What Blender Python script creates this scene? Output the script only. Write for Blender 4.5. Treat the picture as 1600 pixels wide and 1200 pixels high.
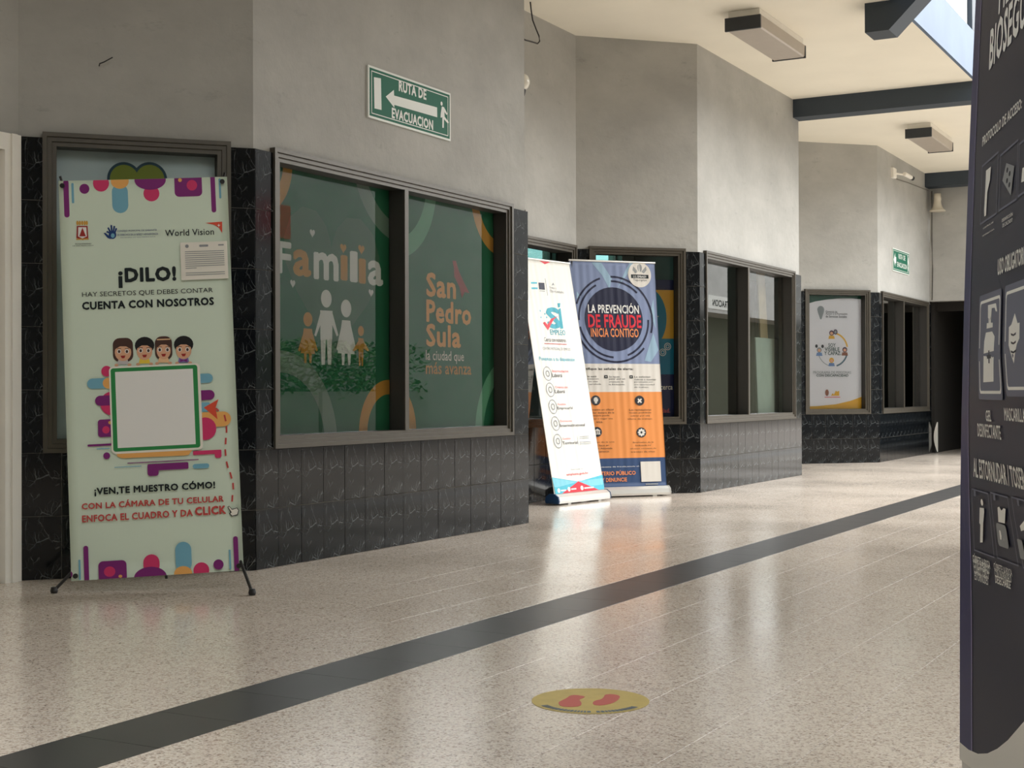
import bpy, bmesh, math, random
from mathutils import Vector, Matrix
random.seed(7)
for o in list(bpy.data.objects): bpy.data.objects.remove(o)
SC = bpy.context.scene
COL = SC.collection
# ------------------------------------------------------------------ camera
CAM_H = 0.883
cam_d = bpy.data.cameras.new('camera'); cam = bpy.data.objects.new('camera', cam_d); COL.objects.link(cam)
FPX = 2237.53
cam_d.sensor_fit = 'HORIZONTAL'; cam_d.sensor_width = 36.0; cam_d.lens = FPX / 1600 * 36.0
cam_d.clip_start = 0.05; cam_d.clip_end = 300
yw, pt, rl = math.radians(28.6809), math.radians(0.3221), math.radians(-0.1728)
fw = Vector((-math.sin(yw) * math.cos(pt), math.cos(yw) * math.cos(pt), math.sin(pt)))
rt = Vector((math.cos(yw), math.sin(yw), 0)); up = rt.cross(fw)
rt2 = math.cos(rl) * rt + math.sin(rl) * up; up2 = -math.sin(rl) * rt + math.cos(rl) * up
cam.matrix_world = Matrix(((rt2.x, up2.x, -fw.x, 0), (rt2.y, up2.y, -fw.y, 0), (rt2.z, up2.z, -fw.z, CAM_H), (0, 0, 0, 1)))
SC.camera = cam
# ------------------------------------------------------------------ sky, exposure
W = bpy.data.worlds.new('overcast_sky'); SC.world = W; W.use_nodes = True
bg = W.node_tree.nodes['Background']; bg.inputs[0].default_value = (0.94, 0.975, 1.0, 1); bg.inputs[1].default_value = 0.9
vs = SC.view_settings
vs.view_transform = 'Standard'; vs.look = 'None'; vs.gamma = 1.0; vs.use_curve_mapping = False
vs.exposure = 1.65
sun_d = bpy.data.lights.new('hazy_sun', 'SUN'); sun_d.energy = 2.7; sun_d.angle = math.radians(70); sun_d.color = (1.0, 0.99, 0.97)
sun = bpy.data.objects.new('hazy_sun', sun_d); COL.objects.link(sun)
sun.rotation_euler = Vector((-math.cos(math.radians(38)) * math.cos(math.radians(40)), -math.cos(math.radians(38)) * math.sin(math.radians(40)), -math.sin(math.radians(38)))).to_track_quat('-Z', 'Y').to_euler()
# ------------------------------------------------------------------ helpers
def lin(c):
    out = []
    for v in c[:3]:
        v = v / 255.0
        out.append(v / 12.92 if v <= 0.04045 else ((v + 0.055) / 1.055) ** 2.4)
    return (*out, 1.0)
def nmat(name):
    m = bpy.data.materials.new(name); m.use_nodes = True
    nt = m.node_tree; return m, nt, nt.nodes['Principled BSDF']
def mat(name, rgb, rough=0.5, metal=0.0, spec=0.5, vary=0.0, scale=6.0, bump=0.0, bscale=60.0):
    m, nt, b = nmat(name)
    b.inputs['Roughness'].default_value = rough; b.inputs['Metallic'].default_value = metal
    b.inputs['Specular IOR Level'].default_value = spec
    b.inputs['Base Color'].default_value = lin(rgb)
    geo = nt.nodes.new('ShaderNodeNewGeometry')
    if vary > 0:
        n = nt.nodes.new('ShaderNodeTexNoise'); n.inputs['Scale'].default_value = scale; n.inputs['Detail'].default_value = 6
        nt.links.new(geo.outputs['Position'], n.inputs['Vector'])
        r = nt.nodes.new('ShaderNodeValToRGB'); c = lin(rgb)
        r.color_ramp.elements[0].position = 0.3; r.color_ramp.elements[1].position = 0.7
        r.color_ramp.elements[0].color = tuple(min(1, x * (1 - vary)) for x in c[:3]) + (1,)
        r.color_ramp.elements[1].color = tuple(min(1, x * (1 + vary)) for x in c[:3]) + (1,)
        nt.links.new(n.outputs['Fac'], r.inputs['Fac']); nt.links.new(r.outputs['Color'], b.inputs['Base Color'])
    if bump > 0:
        n2 = nt.nodes.new('ShaderNodeTexNoise'); n2.inputs['Scale'].default_value = bscale; n2.inputs['Detail'].default_value = 5
        nt.links.new(geo.outputs['Position'], n2.inputs['Vector'])
        bp = nt.nodes.new('ShaderNodeBump'); bp.inputs['Strength'].default_value = bump; bp.inputs['Distance'].default_value = 0.01
        nt.links.new(n2.outputs['Fac'], bp.inputs['Height']); nt.links.new(bp.outputs['Normal'], b.inputs['Normal'])
    return m
def stucco_mat(name, rgb):
    m, nt, b = nmat(name); N = nt.nodes; L = nt.links
    b.inputs['Roughness'].default_value = 0.75; b.inputs['Specular IOR Level'].default_value = 0.25
    geo = N.new('ShaderNodeNewGeometry')
    mp = N.new('ShaderNodeMapping'); mp.inputs['Scale'].default_value = (1, 1, 1.6); L.new(geo.outputs['Position'], mp.inputs['Vector'])
    n1 = N.new('ShaderNodeTexNoise'); n1.inputs['Scale'].default_value = 1.7; n1.inputs['Detail'].default_value = 8; n1.inputs['Roughness'].default_value = 0.62
    L.new(mp.outputs[0], n1.inputs['Vector'])
    r1 = N.new('ShaderNodeValToRGB'); c = lin(rgb)
    r1.color_ramp.elements[0].position = 0.3; r1.color_ramp.elements[0].color = tuple(x * 0.86 for x in c[:3]) + (1,)
    r1.color_ramp.elements[1].position = 0.68; r1.color_ramp.elements[1].color = tuple(min(1, x * 1.07) for x in c[:3]) + (1,)
    L.new(n1.outputs['Fac'], r1.inputs['Fac'])
    # scuffs: sparse darker smudges of their own shape
    mp2 = N.new('ShaderNodeMapping'); mp2.inputs['Scale'].default_value = (1.2, 1.2, 3.0); L.new(geo.outputs['Position'], mp2.inputs['Vector'])
    n2 = N.new('ShaderNodeTexNoise'); n2.inputs['Scale'].default_value = 3.3; n2.inputs['Detail'].default_value = 10; n2.inputs['Roughness'].default_value = 0.75
    L.new(mp2.outputs[0], n2.inputs['Vector'])
    r2 = N.new('ShaderNodeValToRGB'); r2.color_ramp.elements[0].position = 0.60; r2.color_ramp.elements[1].position = 0.74
    L.new(n2.outputs['Fac'], r2.inputs['Fac'])
    mx = N.new('ShaderNodeMixRGB'); mx.inputs['Color2'].default_value = tuple(x * 0.72 for x in c[:3]) + (1,)
    L.new(r2.outputs['Color'], mx.inputs['Fac']); L.new(r1.outputs['Color'], mx.inputs['Color1']); L.new(mx.outputs[0], b.inputs['Base Color'])
    n3 = N.new('ShaderNodeTexNoise'); n3.inputs['Scale'].default_value = 14; n3.inputs['Detail'].default_value = 6
    L.new(geo.outputs['Position'], n3.inputs['Vector'])
    bp = N.new('ShaderNodeBump'); bp.inputs['Strength'].default_value = 0.25; bp.inputs['Distance'].default_value = 0.02
    L.new(n3.outputs['Fac'], bp.inputs['Height']); L.new(bp.outputs['Normal'], b.inputs['Normal'])
    return m
def marble_mat():
    m, nt, b = nmat('black_marble_tile'); N = nt.nodes; L = nt.links
    b.inputs['Roughness'].default_value = 0.09; b.inputs['Specular IOR Level'].default_value = 0.36
    tc = N.new('ShaderNodeTexCoord')
    nz = N.new('ShaderNodeTexNoise'); nz.inputs['Scale'].default_value = 9; nz.inputs['Detail'].default_value = 4
    L.new(tc.outputs['Object'], nz.inputs['Vector'])
    ad = N.new('ShaderNodeVectorMath'); ad.operation = 'MULTIPLY_ADD'; ad.inputs[1].default_value = (0.07, 0.0, 0.07)
    L.new(nz.outputs['Color'], ad.inputs[0]); L.new(tc.outputs['Object'], ad.inputs[2])
    mp = N.new('ShaderNodeMapping'); mp.inputs['Scale'].default_value = (1.5, 1.5, 0.9); mp.inputs['Rotation'].default_value = (0, 0.5, 0)
    L.new(ad.outputs[0], mp.inputs['Vector'])
    cols = []
    for sc, w in ((10.0, 0.022), (23.0, 0.03)):
        v = N.new('ShaderNodeTexVoronoi'); v.feature = 'DISTANCE_TO_EDGE'; v.inputs['Scale'].default_value = sc
        L.new(mp.outputs[0], v.inputs['Vector'])
        r = N.new('ShaderNodeValToRGB'); r.color_ramp.elements[0].position = 0.0; r.color_ramp.elements[0].color = (1, 1, 1, 1)
        r.color_ramp.elements[1].position = w; r.color_ramp.elements[1].color = (0, 0, 0, 1)
        L.new(v.outputs['Distance'], r.inputs['Fac']); cols.append(r)
    msk = N.new('ShaderNodeTexNoise'); msk.inputs['Scale'].default_value = 13; msk.inputs['Detail'].default_value = 3; L.new(tc.outputs['Object'], msk.inputs['Vector'])
    mr = N.new('ShaderNodeValToRGB'); mr.color_ramp.elements[0].position = 0.47; mr.color_ramp.elements[1].position = 0.62
    L.new(msk.outputs['Fac'], mr.inputs['Fac'])
    mxx = N.new('ShaderNodeMath'); mxx.operation = 'MAXIMUM'; L.new(cols[0].outputs[0], mxx.inputs[0])
    hf = N.new('ShaderNodeMath'); hf.operation = 'MULTIPLY'; hf.inputs[1].default_value = 0.45; L.new(cols[1].outputs[0], hf.inputs[0]); L.new(hf.outputs[0], mxx.inputs[1])
    mu = N.new('ShaderNodeMath'); mu.operation = 'MULTIPLY'; L.new(mxx.outputs[0], mu.inputs[0]); L.new(mr.outputs[0], mu.inputs[1])
    mx = N.new('ShaderNodeMixRGB'); mx.inputs['Color1'].default_value = lin((17, 20, 23)); mx.inputs['Color2'].default_value = lin((112, 117, 118))
    L.new(mu.outputs[0], mx.inputs['Fac']); L.new(mx.outputs[0], b.inputs['Base Color'])
    return m
def terrazzo_mat():
    m, nt, b = nmat('polished_terrazzo'); N = nt.nodes; L = nt.links
    b.inputs['Roughness'].default_value = 0.2; b.inputs['Specular IOR Level'].default_value = 0.5
    geo = N.new('ShaderNodeNewGeometry')
    base = None
    def ramp(src, stops):
        r = N.new('ShaderNodeValToRGB'); e = r.color_ramp.elements; r.color_ramp.interpolation = 'CONSTANT'
        e[0].position = stops[0][0]; e[0].color = lin(stops[0][1]); e[1].position = stops[1][0]; e[1].color = lin(stops[1][1])
        for p, c in stops[2:]:
            k = e.new(p); k.color = lin(c)
        L.new(src, r.inputs['Fac']); return r
    v1 = N.new('ShaderNodeTexVoronoi'); v1.inputs['Scale'].default_value = 210; L.new(geo.outputs['Position'], v1.inputs['Vector'])
    s1 = N.new('ShaderNodeSeparateColor'); L.new(v1.outputs['Color'], s1.inputs[0])
    r1 = ramp(s1.outputs[0], [(0.0, (118, 104, 94)), (0.10, (176, 158, 142)), (0.24, (208, 196, 182)), (0.66, (226, 217, 205)), (0.88, (202, 186, 170))])
    v2 = N.new('ShaderNodeTexVoronoi'); v2.inputs['Scale'].default_value = 110; L.new(geo.outputs['Position'], v2.inputs['Vector'])
    s2 = N.new('ShaderNodeSeparateColor'); L.new(v2.outputs['Color'], s2.inputs[0])
    r2 = ramp(s2.outputs[1], [(0.0, (140, 124, 112)), (0.10, (212, 201, 187)), (0.55, (224, 214, 201)), (0.9, (190, 174, 159))])
    mx = N.new('ShaderNodeMixRGB'); mx.inputs['Fac'].default_value = 0.42
    L.new(r1.outputs[0], mx.inputs['Color1']); L.new(r2.outputs[0], mx.inputs['Color2'])
    n = N.new('ShaderNodeTexNoise'); n.inputs['Scale'].default_value = 0.9; n.inputs['Detail'].default_value = 5; L.new(geo.outputs['Position'], n.inputs['Vector'])
    rr = N.new('ShaderNodeMapRange'); rr.inputs['From Min'].default_value = 0.3; rr.inputs['From Max'].default_value = 0.7; rr.inputs['To Min'].default_value = 0.13; rr.inputs['To Max'].default_value = 0.26
    L.new(n.outputs['Fac'], rr.inputs['Value']); L.new(rr.outputs[0], b.inputs['Roughness'])
    L.new(mx.outputs[0], b.inputs['Base Color'])
    return m
def glass_mat(name, tint=(0.86, 0.93, 0.9), extra=0.0):
    m = bpy.data.materials.new(name); m.use_nodes = True; nt = m.node_tree; N = nt.nodes; L = nt.links
    N.remove(N['Principled BSDF']); out = N['Material Output']
    fr = N.new('ShaderNodeFresnel'); fr.inputs['IOR'].default_value = 1.5
    ma = N.new('ShaderNodeMath'); ma.operation = 'MULTIPLY_ADD'; ma.inputs[1].default_value = 1.35; ma.inputs[2].default_value = extra; ma.use_clamp = True
    L.new(fr.outputs[0], ma.inputs[0])
    t = N.new('ShaderNodeBsdfTransparent'); t.inputs[0].default_value = (*tint, 1)
    g = N.new('ShaderNodeBsdfGlossy'); g.inputs['Roughness'].default_value = 0.0; g.inputs['Color'].default_value = (1, 1, 1, 1)
    mx = N.new('ShaderNodeMixShader'); L.new(ma.outputs[0], mx.inputs[0]); L.new(t.outputs[0], mx.inputs[1]); L.new(g.outputs[0], mx.inputs[2])
    L.new(mx.outputs[0], out.inputs[0]); return m
class MB:
    def __init__(s): s.v = []; s.f = []; s.m = []
    def add(s, vs, fs, mi=0):
        k = len(s.v); s.v += [tuple(v) for v in vs]
        for f in fs: s.f.append([i + k for i in f]); s.m.append(mi)
        return s
    def box(s, x0, x1, y0, y1, z0, z1, mi=0):
        vs = [(x, y, z) for x in (x0, x1) for y in (y0, y1) for z in (z0, z1)]
        return s.add(vs, [(0, 1, 3, 2), (4, 6, 7, 5), (0, 4, 5, 1), (2, 3, 7, 6), (0, 2, 6, 4), (1, 5, 7, 3)], mi)
    def bevbox(s, x0, x1, y0, y1, z0, z1, b, mi=0):
        # box with its four vertical (z) and horizontal edges on the -y face chamfered
        b = min(b, (x1 - x0) * .4, (z1 - z0) * .4)
        vs = [(x0, y1, z0), (x1, y1, z0), (x1, y1, z1), (x0, y1, z1), (x0, y0 + b, z0), (x1, y0 + b, z0), (x1, y0 + b, z1), (x0, y0 + b, z1),
              (x0 + b, y0, z0 + b), (x1 - b, y0, z0 + b), (x1 - b, y0, z1 - b), (x0 + b, y0, z1 - b)]
        fs = [(3, 2, 1, 0), (0, 1, 5, 4), (1, 2, 6, 5), (2, 3, 7, 6), (3, 0, 4, 7), (4, 5, 9, 8), (5, 6, 10, 9), (6, 7, 11, 10), (7, 4, 8, 11), (8, 9, 10, 11)]
        return s.add(vs, fs, mi)
    def prism(s, pts, axis, a0, a1, mi=0):
        # pts: 2D profile, extruded along axis ('x','y','z')
        def P(p, a):
            return {'x': (a, p[0], p[1]), 'y': (p[0], a, p[1]), 'z': (p[0], p[1], a)}[axis]
        n = len(pts); vs = [P(p, a0) for p in pts] + [P(p, a1) for p in pts]
        fs = [list(range(n))[::-1], list(range(n, 2 * n))] + [(i, (i + 1) % n, n + (i + 1) % n, n + i) for i in range(n)]
        return s.add(vs, fs, mi)
    def tube(s, path, r, n=8, mi=0, r2=None, cap=True):
        path = [Vector(p) for p in path]; rings = []; k = len(path)
        for i, p in enumerate(path):
            d = (path[min(i + 1, k - 1)] - path[max(i - 1, 0)]).normalized()
            a = d.cross(Vector((0, 0, 1)))
            if a.length < 1e-3: a = d.cross(Vector((1, 0, 0)))
            a.normalize(); b2 = d.cross(a)
            rr = r if r2 is None else r + (r2 - r) * i / (k - 1)
            rings.append([p + rr * (math.cos(t) * a + math.sin(t) * b2) for t in [2 * math.pi * j / n for j in range(n)]])
        vs = [v for ring in rings for v in ring]; fs = []
        for i in range(k - 1):
            for j in range(n): fs.append((i * n + j, i * n + (j + 1) % n, (i + 1) * n + (j + 1) % n, (i + 1) * n + j))
        if cap: fs += [list(range(n))[::-1], list(range((k - 1) * n, k * n))]
        return s.add(vs, fs, mi)
    def lathe(s, prof, n=24, c=(0, 0, 0), M=None, mi=0):
        vs = []; fs = []; k = len(prof)
        for r, z in prof:
            for j in range(n):
                t = 2 * math.pi * j / n; p = Vector((r * math.cos(t), r * math.sin(t), z))
                if M: p = M @ p
                vs.append(p + Vector(c))
        for i in range(k - 1):
            for j in range(n): fs.append((i * n + j, i * n + (j + 1) % n, (i + 1) * n + (j + 1) % n, (i + 1) * n + j))
        fs += [list(range(n))[::-1], list(range((k - 1) * n, k * n))]
        return s.add(vs, fs, mi)
    def mesh(s, name, mats, smooth=False):
        me = bpy.data.meshes.new(name); me.from_pydata(s.v, [], s.f)
        for m in mats: me.materials.append(m)
        me.polygons.foreach_set('material_index', s.m)
        if smooth: me.polygons.foreach_set('use_smooth', [True] * len(s.f))
        me.update(); return me
    def build(s, name, mats, parent=None, smooth=False, loc=None, rz=0.0):
        if not isinstance(mats, (list, tuple)): mats = [mats]
        return link(name, s.mesh(name, mats, smooth), parent, loc, rz)
def link(name, me, parent=None, loc=None, rz=0.0):
    o = bpy.data.objects.new(name, me); COL.objects.link(o); o.parent = parent
    if loc is not None: o.location = loc
    o.rotation_euler = (0, 0, rz); return o
def tag(o, label, cat=None, group=None, kind=None):
    o['label'] = label
    if cat: o['category'] = cat
    if group: o['group'] = group
    if kind: o['kind'] = kind
    return o
def thing(name, label, cat, loc=(0, 0, 0), rz=0.0, group=None, kind=None):
    return tag(link(name, None, None, loc, rz), label, cat, group, kind)
# ------------------------------------------------------------------ colours of print
PAL = dict(purple=(128, 40, 118), sky=(120, 178, 200), pink=(214, 58, 110), orange=(240, 178, 100), ink=(20, 32, 34), white=(240, 240, 236), cream=(240, 236, 224),
  crestred=(160, 46, 40), gold=(214, 164, 74), blue=(30, 62, 120), orangered=(222, 84, 58), hairb=(78, 52, 44), hairk=(28, 26, 28), skin=(226, 174, 140),
  greycloth=(200, 196, 196), yellow=(236, 206, 70), peach=(238, 196, 150), violet=(130, 120, 180), qrgreen=(46, 140, 76), brick=(196, 76, 72),
  filmgrey=(134, 160, 142), mint=(122, 186, 150), filmheart=(82, 128, 100), peachgold=(240, 186, 110), bird=(176, 84, 74), signwhite=(226, 230, 224),
  steel=(130, 144, 178), steel2=(150, 180, 202), paper=(226, 222, 214), taco=(236, 152, 84), navyb=(54, 78, 118), nightb=(30, 34, 60), red=(226, 50, 66), apricot=(242, 150, 90),
  sealgrey=(150, 154, 156), inkgrey=(52, 54, 60), sky2=(84, 190, 212), sky3=(130, 206, 224), teal=(60, 170, 190), rose=(222, 92, 100), pinegreen=(26, 84, 66), gold2=(226, 178, 62),
  slate=(96, 120, 134), darkgreen=(40, 74, 70), plum=(86, 60, 84), bluegrey=(120, 146, 190), brown=(150, 96, 74), heartline=(40, 74, 92), olive=(146, 154, 50),
  nvwhite=(246, 246, 240), slategrey=(112, 116, 134), slatedark=(50, 52, 64), cyanb=(16, 128, 160), navyp=(30, 42, 90), aqua=(150, 232, 226))
_pm = {}
def ink(col):
    if col not in _pm: _pm[col] = mat('print_' + col, PAL[col], 0.5, spec=0.3)
    return _pm[col]
ART = {}
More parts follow.
